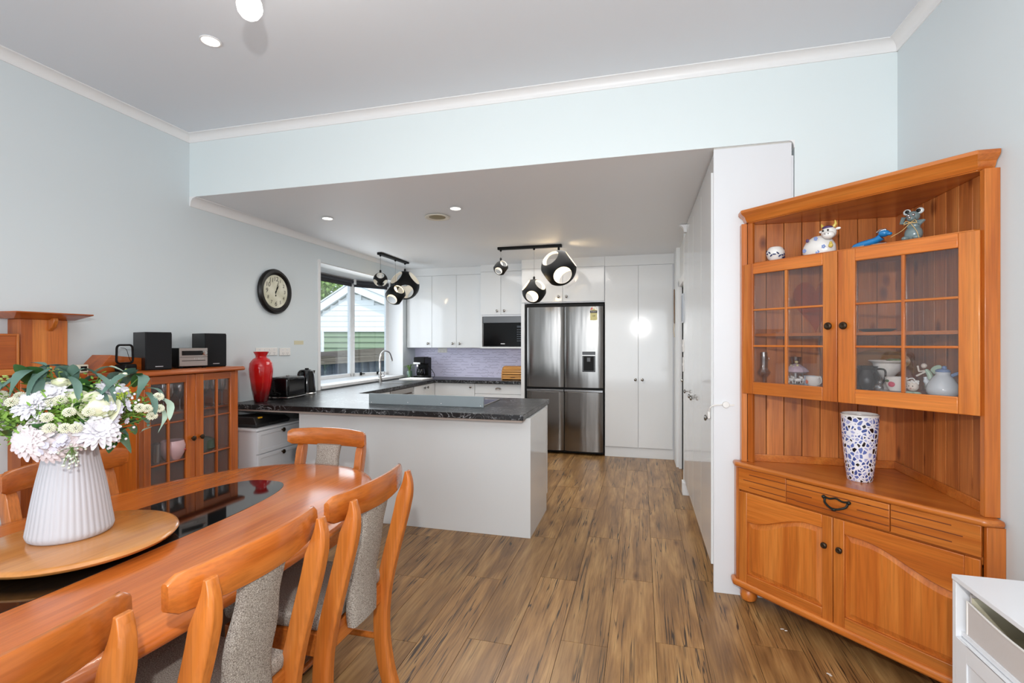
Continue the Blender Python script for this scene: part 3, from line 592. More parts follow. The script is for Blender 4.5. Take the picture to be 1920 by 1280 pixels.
# sockets
def socket(label, n, loc, rz):
    t = thing('power_socket', label, 'socket', loc, rz); w = .06*n+.03
    B('plate', plastic, -w/2, w/2, -.01, 0, -.037, .037, t, .004)
    for k in range(n):
        cx = (k-(n-1)/2)*.06; B('switch', white, cx-.006, cx+.006, -.014, -.01, .012, .028, t, .001)
        for dx, rt in ((-.009, .4), (.009, -.4), (0, 0)):
            s_ = MB().box(-.0012, .0012, -.0108, -.0098, -.004, .004); s_.bm.transform(Matrix.Translation((cx+dx, 0, -.012-(.012 if dx == 0 else 0))) @ Matrix.Rotation(rt, 4, 'Y')); s_.build('slot', dark, t, smooth=False)
    return t
socket('long white power point on the wall behind the red vase', 4, (XL+.001, 3.86, 1.365), PI/2)
socket('shorter white power point to the right of the long one', 2, (XL+.001, 4.10, 1.36), PI/2)
socket('white double power point under the wall cupboards', 2, (-2.94, 6.993, 1.335), 0)
tag(B('plaster_patch', M('patch_yellow', (214, 208, 178), .7), XL, XL+.002, 4.24, 4.38, 1.43, 1.47, None), 'faint yellowish patch on the wall left of the window', 'patch')
sw = thing('light_switch', 'white light switch plate on the wall end near the doorway', 'switch', (.40, 4.98, 1.42), PI/2); 
B('plate', plastic, -.035, .035, 0, .01, -.06, .06, sw, .003); B('rocker', white, -.008, .008, .01, .014, -.012, .012, sw, .001)
sw2 = thing('light_switch', 'second white switch plate below the first near the doorway', 'switch', (.40, 4.98, 1.24), PI/2)
B('plate', plastic, -.035, .035, 0, .008, -.07, .07, sw2, .003); B('rocker', white, -.008, .008, .008, .012, -.012, .012, sw2, .001)
tp_ = thing('framed_picture', 'narrow grey picture hung on the wall end near the doorway', 'picture', (.40, 4.98, 1.78), PI/2); B('frame', M('pic_frame', (200, 204, 210), .4), -.045, .045, 0, .015, -.14, .14, tp_, .002); B('print', M('pic_print', (120, 134, 150), .5), -.036, .036, .015, .017, -.125, .125, tp_)
hk = thing('wooden_wall_hanging', 'thin brown wooden ornament hanging beside the tall cupboard', 'ornament', (.40, 6.25, 1.9), PI/2); MB().prism([(-.04, -.22), (.03, -.2), (.045, 0), (.02, .16), (0, .2), (-.03, .1)], 0, .014, 'y').build('board', wood('driftwood', (96, 70, 48), (122, 92, 64), (140, 108, 78), 'z'), hk, .004); MB().tube([(0, .006, -.2), (.01, .012, -.3), (-.01, .006, -.38)], .005, 6).build('tail', M('cord_cream', (210, 190, 160), .8), hk)

# ------------------------------------------------------------------ glossy cupboards on the right
pc = thing('glossy_pantry_run', 'run of tall glossy white cupboards along the right of the kitchen', 'cupboard', (.42, 3.07, 0))
B('body', matw, .005, .40, .0, 1.84, .14, 2.55, pc); B('kickboard', matw, .05, .40, .0, 1.84, 0, .14, pc)
B('end_panel', matw, -.01, .398, -.018, 0, 0, 2.572, pc, .001); B('top_shade_strip', M('shade_grey', (200, 196, 190), .6), -.009, .405, -.008, .03, 2.57, 2.5835, pc); B('edge_filler', matw, .396, .408, -.014, .0, 0, 2.50, pc)  # grey top strip is painted shade between end panel and header
B('filler', gloss, -.004, .006, 0, 1.84, 2.45, 2.564, pc)
ys = [.0, .49, 1.02, 1.44, 1.84]
for i in range(4):
    a = B('door', gloss, -.022, -.003, ys[i]+.002, ys[i+1]-.002, .155, 2.445, pc, .001)
    ky = {0: .065, 1: .95, 2: 1.10, 3: 1.5}[i]; knob(a, -.022, ky, 1.0 if i == 0 else 1.02, d=(-1, 0), r=.018)
lk = thing('child_lock', 'white plastic child safety strap lock across the end panel', 'lock', (.42, 3.05, 1.09))
MB().tube(fcurve([(.035, -.004, .002), (-.01, -.006, -.004), (-.03, .0, -.02), (-.03, .03, -.05)], 5), .004, 6).build('strap', plastic, lk)
MB().lathe([(.001, -.012), (.017, -.011), (.019, -.004), (.019, .001), (.001, .0015)], 24, (.055, 0, .002), 'y').build('pad', plastic, lk)
B('buckle', plastic, -.04, -.028, .01, .04, -.085, -.045, lk, .003); B('strap_end', plastic, .07, .10, -.003, .001, -.004, .006, lk, .001)

# ------------------------------------------------------------------ ceiling lights
def downlight(x, y, z, label, pw=6):
    t = thing('downlight', label, 'downlight', (x, y, z)); MB().lathe([(.045, 0), (.052, -.002), (.052, -.006), (.044, -.007), (.040, -.002)], 32).build('bezel', white, t)
    MB().lathe([(.001, -.003), (.041, -.003), (.041, -.001), (.001, -.001)], 32).build('lamp_lens', M('lamp_glow', (255, 246, 230), emit=9), t)
    light('downlight_lamp', 'SPOT', (x, y, z-.02), (0, 0, 0), pw, (1, .9, .78), .04, spot_size=R(120), spot_blend=.7)
downlight(-2.215, 2.113, ZC, 'recessed downlight in the dining ceiling left of the bare bulb', 8)
downlight(-2.737, 3.853, ZK-.010, 'recessed downlight in the kitchen ceiling nearer the left wall')
downlight(-1.498, 3.839, ZK-.010, 'recessed downlight in the kitchen ceiling right of the round vent')
vt = thing('ceiling_vent', 'round cream ceiling extractor vent between the kitchen downlights', 'vent', (-1.755, 4.054, ZK-.011))
MB().lathe([(.085, 0), (.11, -.004), (.112, -.010), (.100, -.013), (.086, -.006)], 40).build('ring', M('vent_cream', (226, 220, 204), .5), vt); MB().lathe([(.001, -.012), (.05, -.011), (.084, -.004), (.084, -.001), (.001, -.001)], 40).build('disc', M('vent_tan', (150, 136, 96), .6), vt)
# bare bulb over the table
bu = thing('pendant_bulb', 'lit bare globe bulb hanging tilted from a dark holder over the table', 'light bulb', (-1.46, 1.57, 2.745))
bl = MB().lathe([(.001, -.047), (.02, -.043), (.036, -.03), (.0455, -.008), (.046, .006), (.038, .028), (.024, .046), (.016, .062), (.015, .075), (.001, .076)], 28); rt = Matrix.Rotation(R(14), 4, 'Y'); bl.bm.transform(rt)
bl.build('bulb', M('bulb_glow', (255, 250, 242), emit=7), bu)
hd = MB().lathe([(.001, .072), (.019, .072), (.02, .12), (.012, .13), (.001, .131)], 20); hd.bm.transform(rt); hd.build('bulb_holder', blackm, bu); MB().tube([(.031, 0, .128), (.04, 0, .2), (.04, 0, .313)], .004, 8).build('cable', blackm, bu)
light('bulb_lamp', 'POINT', (-1.46, 1.57, 2.66), (0, 0, 0), 3.5, (1, .93, .84), .05)
# pendants
def holed_globe(r, az, name, parent, loc):
    bm = bmesh.new(); bmesh.ops.create_uvsphere(bm, u_segments=120, v_segments=72, radius=1)
    dirs = []
    for k in range(3):
        for el, off in ((R(35), 0), (R(-35), R(60))):
            a = az+off+k*R(120); dirs.append(Vector((math.cos(el)*math.cos(a), math.cos(el)*math.sin(a), math.sin(el))))
    ha = R(31.5); kill = []
    for f in bm.faces:
        c = f.calc_center_median().normalized()
        if any(c.angle(d) < ha for d in dirs): kill.append(f)
    bmesh.ops.delete(bm, geom=kill, context='FACES')
    for v in bm.verts:
        if any(e.is_boundary for e in v.link_edges):
            for d in dirs:
                if v.co.angle(d) < ha+.1:
                    ax = d.cross(v.co).normalized(); v.co = Matrix.Rotation(ha, 3, ax) @ d; break
    bmesh.ops.scale(bm, vec=(r, r, r), verts=bm.verts); bmesh.ops.recalc_face_normals(bm, faces=bm.faces)
    me = bpy.data.meshes.new(name); bm.to_mesh(me); bm.free(); me.materials.append(blackm); me.materials.append(M('shade_inside', (238, 232, 220), .6))
    me.polygons.foreach_set('use_smooth', [True]*len(me.polygons))
    o = bpy.data.objects.new(name, me); COL.objects.link(o); o.parent = parent; o.location = loc
    s = o.modifiers.new('s', 'SOLIDIFY'); s.thickness = .004; s.offset = -1; s.material_offset = 1; s.material_offset_rim = 1; return o
def pendant(label, loc, rz, globes):
    """bar along local x; globes: (x, z, r, azimuth, lit)"""
    t = thing('pendant_light', label, 'pendant light', loc, rz)
    B('ceiling_bar', blackm, -.375, .375, -.03, .03, -.03, 0, t, .003)
    for x, z, r, az, lit in globes:
        o = holed_globe(r, az-rz, 'globe_shade', t, (x, 0, z)); MB().tube([(x, 0, -.03), (x, 0, z+r+.03)], .0016, 6).build('cord', M('cord_grey', (90, 88, 86), .6), t)
        MB().lathe([(.012, -.03), (.012, -.045), (.004, -.05)], 12, (x, 0, 0)).lathe([(.012, z+r-.02), (.013, z+r+.025), (.004, z+r+.035)], 12, (x, 0, 0)).build('cap', blackm, t)
        MB().lathe([(.001, -.03), (.02, -.025), (.028, -.005), (.024, .015), (.014, .035), (.013, .05), (.001, .052)], 20, (x, 0, z+r*.35)).build('bulb', M('bulb_warm', (255, 226, 176), emit=14) if lit else M('bulb_off', (226, 224, 220), .2), t)
        if lit:
            c, s = math.cos(rz), math.sin(rz); light('pendant_lamp', 'POINT', (loc[0]+x*c, loc[1]+x*s, loc[2]+z+r*.35), (0, 0, 0), lit, (1, .68, .34), .03)
def toc(x, y, off):  # azimuth towards the camera plus an offset (screen-right positive)
    return math.atan2(-y, -x)+R(off)
pendant('three-globe black pendant bar nearer the fridge, largest globe at right', (-1.24, 5.5, 2.562), 0,
        [(-.342, -.238, .086, toc(-1.58, 5.5, 34), 0), (.056, -.523, .138, toc(-1.18, 5.5, 46), 10), (.341, -.269, .20, toc(-.9, 5.5, -42), 15)])
pendant('three-globe black pendant bar by the kitchen window', (-3.11, 5.78, 2.562), PI/2,
        [(-.345, -.334, .086, toc(-3.1, 5.43, 0), 0), (.035, -.486, .132, toc(-3.1, 5.81, 32), 5), (.306, -.333, .195, toc(-3.1, 6.09, -56), 0)])

# ------------------------------------------------------------------ left wall things
ck_ = thing('wall_clock', 'round black-rimmed wall clock with vintage cream face reading just past one', 'clock', (XL, 3.945, 1.937))
MB().lathe([(.001, .0), (.19, .0), (.212, .012), (.214, .03), (.20, .048), (.18, .05), (.165, .04), (.155, .03), (.001, .03)], 64, axis='x').build('rim', M('clock_rim', (20, 17, 16), .35, spec=.35), ck_)
face, n_, l_, p_ = newmat('clock_face'); tc = n_.new('ShaderNodeTexCoord'); nz = n_.new('ShaderNodeTexNoise'); nz.inputs['Scale'].default_value = 9; nz.inputs['Detail'].default_value = 6
rp = ramp(n_, [(.35, srgb(196, 194, 170)), (.65, srgb(226, 224, 206))]); l_.new(tc.outputs['Object'], nz.inputs['Vector']); l_.new(nz.outputs['Fac'], rp.inputs['Fac']); l_.new(rp.outputs[0], p_.inputs['Base Color'])
fc = MB().lathe([(.001, .0305), (.157, .0305), (.157, .033), (.001, .033)], 64, axis='x').build('face', face, ck_)
ink = M('clock_ink', (58, 54, 48), .6)
for k in range(12):
    a = PI/2-2*PI*(k+1)/12; rr_ = .118
    text(str(k+1), .062 if k+1 in (12, 11, 10, 9, 6) else .046, (.0336, rr_*math.cos(a), rr_*math.sin(a)), (PI/2, 0, PI/2), ink, fc, 'numeral', font_shear=.1)
def hand(a, L, w, nm):
    h = MB().prism([(-w, -.02), (-w*1.6, L*.55), (0, L), (w*1.6, L*.55), (w, -.02)], .034, .0355, 'x'); h.bm.transform(Matrix.Rotation(-a, 4, 'X')); h.build(nm, blackm, fc, smooth=False)
hand(R(32+0), .075, .0032, 'hour_hand'); hand(R(20), .115, .0022, 'minute_hand'); 
MB().lathe([(.001, .0335), (.008, .0335), (.008, .037), (.001, .038)], 20, axis='x').build('hub', blackm, fc); MB().tube([(.036, 0, 0), (.036, -.004, -.035)], .0016, 6).ball((.036, -.004, -.04), .006).build('second_hand', blackm, fc)
rvz = thing('red_vase', 'tall glossy red glass vase with a flared neck on the worktop', 'vase', (-3.24, 3.615, ZW))
rg, n_, l_, p_ = newmat('red_glass'); tc = n_.new('ShaderNodeTexCoord'); sx = n_.new('ShaderNodeSeparateXYZ'); nz = n_.new('ShaderNodeTexNoise'); nz.inputs['Scale'].default_value = 9; nz.inputs['Detail'].default_value = 4
ma = n_.new('ShaderNodeMath'); ma.operation = 'MULTIPLY_ADD'; ma.inputs[1].default_value = .16; rp = ramp(n_, [(.10, srgb(80, 8, 12)), (.17, srgb(128, 10, 14)), (.26, srgb(196, 18, 22))])
l_.new(tc.outputs['Object'], sx.inputs[0]); l_.new(tc.outputs['Object'], nz.inputs['Vector']); l_.new(nz.outputs['Fac'], ma.inputs[0]); l_.new(sx.outputs['Z'], ma.inputs[2]); l_.new(ma.outputs[0], rp.inputs['Fac']); l_.new(rp.outputs[0], p_.inputs['Base Color'])
p_.inputs['Roughness'].default_value = .06; p_.inputs['Coat Weight'].default_value = .6
MB().lathe([(.001, 0), (.050, 0), (.056, .01), (.078, .12), (.092, .22), (.098, .29), (.092, .34), (.068, .375), (.046, .39), (.044, .40), (.050, .415), (.064, .44), (.060, .44), (.040, .41), (.001, .40)], 48).build('body', rg, rvz)
# toaster & kettle
to = thing('toaster', 'black four-slice toaster with chrome base band on the worktop', 'toaster', (-3.235, 3.93, ZW), R(8))
B('body', blackg, -.10, .10, -.14, .16, .018, .20, to, .022, seg=4); B('base_band', chrome, -.103, .103, -.143, .163, .008, .02, to, .004); B('foot_plate', blackm, -.09, .09, -.13, .15, 0, .008, to)
for q in (-.05, .02): B('bread_slot', M('slot_steel', (150, 150, 150), .3, 1), q, q+.028, -.10, .12, .198, .202, to, .001)
B('slot_rack', chrome, -.02, .0, .02, .05, .2, .212, to, .003); MB().tube([(-.03, -.146, .06), (-.03, -.165, .07), (-.03, -.17, .09)], .008, 8).build('lever', blackg, to)
MB().tube(fcurve([(.02, -.145, .04), (.05, -.18, .055), (.0, -.2, .07), (-.04, -.2, .04), (.0, -.18, .007), (.08, -.17, .006)], 5), .0045, 6).build('power_cord', blackm, to)
ke = thing('kettle', 'black electric kettle with chrome base ring beside the toaster', 'kettle', (-3.265, 4.26, ZW), 0)
MB().lathe([(.001, .02), (.084, .02), (.084, .03), (.078, .1), (.068, .2), (.06, .235), (.03, .25), (.001, .252)], 40).build('body', blackg, ke); MB().lathe([(.001, 0), (.086, 0), (.088, .012), (.084, .02), (.001, .021)], 40).build('base_ring', chrome, ke)
MB().prism([(.04, .20), (.075, .235), (.11, .237), (.07, .15)], -.02, .02, 'x').build('spout', blackg, ke, .004); MB().tube(fcurve([(0, -.05, .238), (0, -.1, .235), (0, -.125, .2), (0, -.12, .12), (0, -.09, .06)], 5), .012, 8).build('handle', blackg, ke); MB().lathe([(.001, .25), (.02, .25), (.018, .262), (.001, .264)], 16).build('lid_knob', blackm, ke)

# drawer unit with black case
du = thing('white_drawer_unit', 'low white drawer unit between display cabinet and peninsula', 'drawers', (-3.19, 3.56, 0))
B('body', matw, -.20, .195, -.27, .29, .04, .735, du); B('top', matw, -.20, .215, -.285, .29, .735, .752, du, .002); B('kickboard', matw, -.20, .18, -.26, .28, 0, .04, du)
for z0, z1 in ((.55, .727), (.30, .54), (.05, .29)):
    a = B('drawer', matw, .195, .208, -.27, .285, z0, z1, du, .001); 
    fr2 = MB().box(.208, .213, -.27, -.24, z0, z1).box(.208, .213, .255, .285, z0, z1).box(.208, .213, -.24, .255, z1-.03, z1).box(.208, .213, -.24, .255, z0, z0+.03); fr2.build('drawer_frame', matw, a, .001)
    knob(a, .212, .0, z1-.02, d=(1, 0), mat=bronze)
bk = thing('black_case', 'flat black plastic case lying on the white drawer unit', 'case', (-3.20, 3.46, .752))
MB().loft([[(-.18, -.13, 0), (.17, -.13, 0), (.17, .25, 0), (-.18, .25, 0)], [(-.18, -.14, .03), (.18, -.14, .03), (.18, .26, .03), (-.18, .26, .03)], [(-.17, -.12, .085), (.13, -.12, .085), (.14, .24, .06), (-.17, .24, .06)]]).build('shell', M('case_black', (20, 20, 21), .45), bk, .006)
B('handle_recess', dark, .172, .183, .0, .12, .012, .028, bk, .002); B('yellow_latch', M('latch_yellow', (214, 160, 30), .5), .135, .15, -.08, -.04, .07, .082, bk, .002)

# display cabinet
DX = -3.0
dc = thing('display_cabinet', 'orange wooden sideboard with two glazed doors against the left wall', 'cabinet', (-3.19, 2.73, 0))
def L(x, y): return (x+3.19, y-2.77)
B('side_panel', red_z, -.205, .165, -.385, -.36, .06, 1.235, dc, .002); B('side_panel', red_z, -.205, .165, .36, .385, .06, 1.235, dc, .002); B('back_panel', M('cab_back', (158, 88, 46), .5), -.205, -.195, -.36, .36, .06, 1.23, dc)
B('plinth', red_x, -.205, .17, -.385, .385, 0, .07, dc, .002)
top = MB(); prf = [(.225, 1.240), (.228, 1.25), (.222, 1.262), (.212, 1.268), (-.205, 1.268), (-.205, 1.236), (.20, 1.236), (.215, 1.238)]
top.prism(prf, -.392, .412, 'y'); top.build('top', red_x, dc, .003)
for zz in (.28, .64, .964): B('shelf', red_x, -.195, .13, -.36, .36, zz, zz+.016, dc, .001)
for s_ in (-1, 1): B('face_stile', red_z, .165, .185, s_*.385-(.028 if s_ > 0 else 0), s_*.385+(.028 if s_ < 0 else 0), .07, 1.236, dc, .001)
def glazed(parent, y0, y1, z0, z1, x0, x1, sl, sr, tr_, br_, mats, knoby, kz=.80, cols=2, rows=3):
    """door in the yz plane"""
    d = MB().box(x0, x1, y0, y0+sl, z0, z1).build('door', mats[1], parent, .003)
    B('stile', mats[1], x0, x1, y1-sr, y1, z0, z1, d, .003); B('rail', mats[0], x0, x1, y0+sl, y1-sr, z1-tr_, z1, d, .002); B('rail', mats[0], x0, x1, y0+sl, y1-sr, z0, z0+br_, d, .002)
    gy0, gy1, gz0, gz1 = y0+sl, y1-sr, z0+br_, z1-tr_
    for i in range(1, cols): yy = gy0+(gy1-gy0)*i/cols; B('glazing_bar', mats[1], x0+.004, x1-.001, yy-.006, yy+.006, gz0, gz1, d, .002)
    for j in range(1, rows): zz = gz0+(gz1-gz0)*j/rows; B('glazing_bar', mats[0], x0+.004, x1-.002, gy0, gy1, zz-.005, zz+.005, d, .002)
    for i in range(cols):
        for j in range(rows):
            B('pane', cabglass, x0+.006, x0+.009, gy0+(gy1-gy0)*i/cols, gy0+(gy1-gy0)*(i+1)/cols, gz0+(gz1-gz0)*j/rows, gz0+(gz1-gz0)*(j+1)/rows, d)
    k = MB().lathe([(.006, 0), (.006, .012), (.016, .016), (.017, .022), (.012, .026), (.004, .027), (.001, .024)], 20, (x1, knoby, kz), 'x').build('knob', bronze, d); return d
glazed(dc, -.355, .008, .075, 1.232, .166, .188, .045, .070, .05, .06, (red_x, red_z), -.018, .79, rows=4)
glazed(dc, .012, .357, .075, 1.232, .166, .188, .065, .045, .05, .06, (red_x, red_z), .050, .79, rows=4)
# glasses in it
def stem_glass(loc, h, r, label, kind='wine', scale=1):
    t = thing('stemmed_glass', label, 'glass', loc, 0, 'stemmed glasses on the top shelf of the display cabinet')
    MB().lathe([(.001, 0), (r*.85, .001), (r*.8, .004), (.005, .010), (.004, h*.45), (r*.5, h*.52), (r, h*.70), (r*.92, h), (r*.88, h), (r*.95, h*.7), (r*.45, h*.54), (.001, h*.50)], 24).build('glass', crystal, t); return t
for i, (yy, xx, h, r) in enumerate(((2.56, -3.07, .19, .032), (2.62, -3.09, .19, .032), (2.68, -3.07, .18, .03), (2.83, -3.06, .21, .042), (2.89, -3.09, .2, .036), (2.945, -3.06, .22, .026), (2.99, -3.08, .21, .026), (3.03, -3.07, .21, .025))):
    stem_glass((xx, yy, .9805), h, r, ('first', 'second', 'third', 'fourth', 'fifth', 'sixth', 'seventh', 'eighth')[i]+' clear stemmed glass from the left on the top shelf of the sideboard')
t = thing('pink_bowl', 'pale pink bowl with a small red mark on the second shelf of the glazed sideboard', 'bowl', (-3.06, 2.615, .6565))
MB().lathe([(.001, 0), (.04, 0), (.055, .02), (.072, .06), (.076, .1), (.066, .135), (.062, .134), (.07, .1), (.05, .03), (.001, .015)], 32).build('bowl', M('pink_china', (214, 176, 178), .15, coat=.5), t); MB().ball((.065, .035, .07), .012, (.3, 1, .5)).build('red_mark', M('mark_red', (190, 70, 70), .4), t)
t = thing('dark_green_dish', 'dark green dish behind the right glazed door of the sideboard', 'dish', (-3.08, 2.88, .6565)); MB().lathe([(.001, 0), (.05, 0), (.075, .03), (.07, .09), (.03, .11), (.001, .112)], 28).build('dish', M('green_dish', (60, 74, 62), .2), t)
for i, (yy, xx) in enumerate(((2.49, -3.06), (2.53, -3.1))):
    t = thing('tumbler', 'clear tall tumbler behind the left sideboard door, '+('nearer the hinge', 'nearer the pink bowl')[i], 'glass', (xx, yy, .6565), 0, 'tumblers in the display cabinet'); MB().lathe([(.001, 0), (.028, 0), (.034, .13), (.031, .13), (.026, .01), (.001, .008)], 24).build('glass', crystal, t)
# stereo on top
def speaker(y, x, label, rz):
    t = thing('speaker', label, 'speaker', (x, y, 1.268), rz)
    B('cabinet', M('speaker_box', (13, 13, 14), .4, spec=.3), -.23, .0, -.075, .075, 0, .252, t, .002); B('grille', M('speaker_cloth', (13, 14, 17), .9, bump=.3, bscale=900), .0, .014, -.073, .073, .006, .246, t, .004)
    B('badge', M('badge_silver', (200, 200, 204), .3, .6), .014, .0152, -.022, .022, .022, .027, t); return t
speaker(2.55, -3.10, 'left black box speaker on the glazed sideboard, nearest the wire loop', R(-22)); speaker(3.02, -3.12, 'right black box speaker on the glazed sideboard, at its far end', R(-22))
st = thing('mini_stereo', 'small silver-fronted mini stereo between the two speakers', 'stereo', (-3.10, 2.80, 1.268), R(-18))
B('case', blackm, -.22, .0, -.085, .10, .008, .143, st, .002); B('front_panel', M('stereo_silver', (178, 172, 168), .3, .7), .0, .012, -.085, .10, .016, .143, st, .002); B('display', blackg, .012, .0135, -.07, .065, .092, .124, st); B('disc_slot', dark, .012, .0128, -.07, .085, .052, .056, st); B('seam', dark, .012, .0126, -.085, .10, .078, .080, st)
MB().lathe([(.017, 0), (.017, .012), (.014, .016), (.001, .017)], 24, (.012, .078, .108), 'x').build('volume_knob', chrome, st)
for k in range(5): B('button', chrome, .012, .0145, .01+k*.016, .021+k*.016, .064, .071, st)
for k in (-.07, .085): B('foot', blackm, -.02, .0, k-.01, k+.01, 0, .008, st)
an = thing('loop_antenna', 'black rounded wire loop antenna standing beside the left speaker', 'antenna', (-3.14, 2.36, 1.268), R(10))
pts = []
for cx, cz, a0 in ((.035, .115, 0), (-.035, .115, 90), (-.038, .045, 180), (.038, .045, 270)):
    for k in range(5): a = R(a0+k*22.5); pts.append((0, (cx+.022*math.cos(a)), cz+.022*math.sin(a)+.03))
MB().tube(pts, .0065, 6, closed=True).build('loop', blackm, an); B('stand', blackm, -.04, .04, -.035, .05, 0, .046, an, .008); MB().tube(fcurve([(0, -.03, .15), (0, .01, .14), (0, .03, .09), (0, .045, .06)], 5), .0015, 5).build('wire', blackm, an)
rb = thing('sloping_wooden_box', 'dark red wooden box with a sloping lid behind the antenna', 'box', (-3.25, 2.375, 1.2685)); MB().prism([(-.155, 0), (.14, 0), (.14, .08), (.0, .095), (-.06, .105)], -.10, .06, 'x').build('box', red_x, rb, .003)
cr = thing('cream_clip', 'small cream and black gadget at the back of the sideboard top', 'gadget', (-3.25, 2.185, 1.2685)); B('body', M('cream_plastic', (206, 200, 180), .5), -.02, .02, -.03, .03, 0, .05, cr, .006); B('window', blackm, .02, .022, -.015, .018, .012, .04, cr)
# tall wooden unit at the left edge
lu = thing('wooden_wall_unit', 'orange wooden wall unit with bracketed top shelf at the far left', 'wall unit', (-3.2, 2.0, 0))
B('pilaster', rimu_z, -.2, -.10, -.08, .147, 0, 1.582, lu, .003); B('pilaster_edge', red_z, -.2, -.097, -.084, -.03, 0, 1.581, lu, .002)
B('ledge', rimu_y, -.2, -.075, -.56, -.084, 1.272, 1.308, lu, .005); B('beam', red_x, -.2, -.12, -.56, -.084, 1.19, 1.272, lu, .003)
B('side_shelf', red_x, -.2, .06, .147, .333, 1.238, 1.268, lu, .004); B('lower_panel', red_z, -.2, -.12, .147, .333, 0, 1.238, lu)
B('framed_panel', red_x, -.12, -.085, -.56, -.098, 1.308, 1.498, lu, .003); B('panel_bead', rimu_z, -.085, -.080, -.110, -.098, 1.308, 1.498, lu, .002); B('panel_bead', rimu_y, -.085, -.080, -.56, -.110, 1.486, 1.498, lu, .002)
MB().loft([[(-.2, -.12, 1.582), (-.085, -.12, 1.582), (-.085, .175, 1.582), (-.2, .175, 1.582)], [(-.2, -.158, 1.612), (.0, -.158, 1.612), (.0, .222, 1.612), (-.2, .222, 1.612)], [(-.2, -.158, 1.619), (.0, -.158, 1.619), (.0, .222, 1.619), (-.2, .222, 1.619)]]).build('top_shelf', red_x, lu, .002)
MB().prism([(-.10, 1.583), (-.055, 1.593), (-.05, 1.575), (-.065, 1.54), (-.10, 1.515)], .045, .07, 'y').build('bracket', rimu_z, lu, .003)

# ------------------------------------------------------------------ dining table
TX, TY, TZ = -1.77, 1.25, .75
tb = thing('dining_table', 'long oval orange wooden dining table with black glass inset', 'table', (TX, TY, 0))
def sup(a, b, n, N=96, cx=0, cy=0):
    out = []
    for i in range(N):
        t = 2*PI*i/N; c, s = math.cos(t), math.sin(t); out.append((cx+a*abs(c)**(2/n)*(1 if c > 0 else -1), cy+b*abs(s)**(2/n)*(1 if s > 0 else -1)))
    return out
tp1 = MB(); rings = []
for ins, z in ((.075, TZ-.052), (.02, TZ-.05), (.004, TZ-.040), (.0, TZ-.028), (.004, TZ-.016), (.014, TZ-.008), (.05, TZ-.003), (.07, TZ)): rings.append([(x, y, z) for x, y in sup(.655-ins, 1.245-ins, 2.35)])
tp1.loft(rings); tp1.build('tabletop', table_m, tb, angle=50)
MB().prism(sup(.225, .84, 3.0, 80, -.05, 0), TZ-.02, TZ+.0015).build('glass_inset', darkglass, tb, .0008)
legm = wood('table_leg', (60, 34, 22), (80, 46, 28), (92, 54, 32), 'z')
for sy in (-1, 1):
    B('trestle', legm, -.11, .11, sy*.62-.05, sy*.62+.05, .09, TZ-.05, tb, .01); B('trestle_foot', legm, -.36, .36, sy*.62-.06, sy*.62+.06, 0, .09, tb, .02)
B('stretcher', legm, -.03, .03, -.57, .57, .3, .42, tb, .006); B('apron', rimu_y, -.40, -.37, -.9, .9, TZ-.12, TZ-.052, tb, .003); B('apron', rimu_y, .37, .40, -.9, .9, TZ-.12, TZ-.052, tb, .003)
ls = thing('lazy_susan', 'round light wooden turntable on the table under the flower vase', 'turntable', (-1.83, 1.235, TZ+.0015))
MB().lathe([(.001, 0), (.12, 0), (.12, .018), (.001, .019)], 48).build('bearing', blackm, ls); MB().lathe([(.001, .019), (.25, .019), (.266, .024), (.272, .033), (.268, .041), (.258, .044), (.001, .044)], 96).build('disc', susan_m, ls, angle=50)
SZ = TZ+.0455
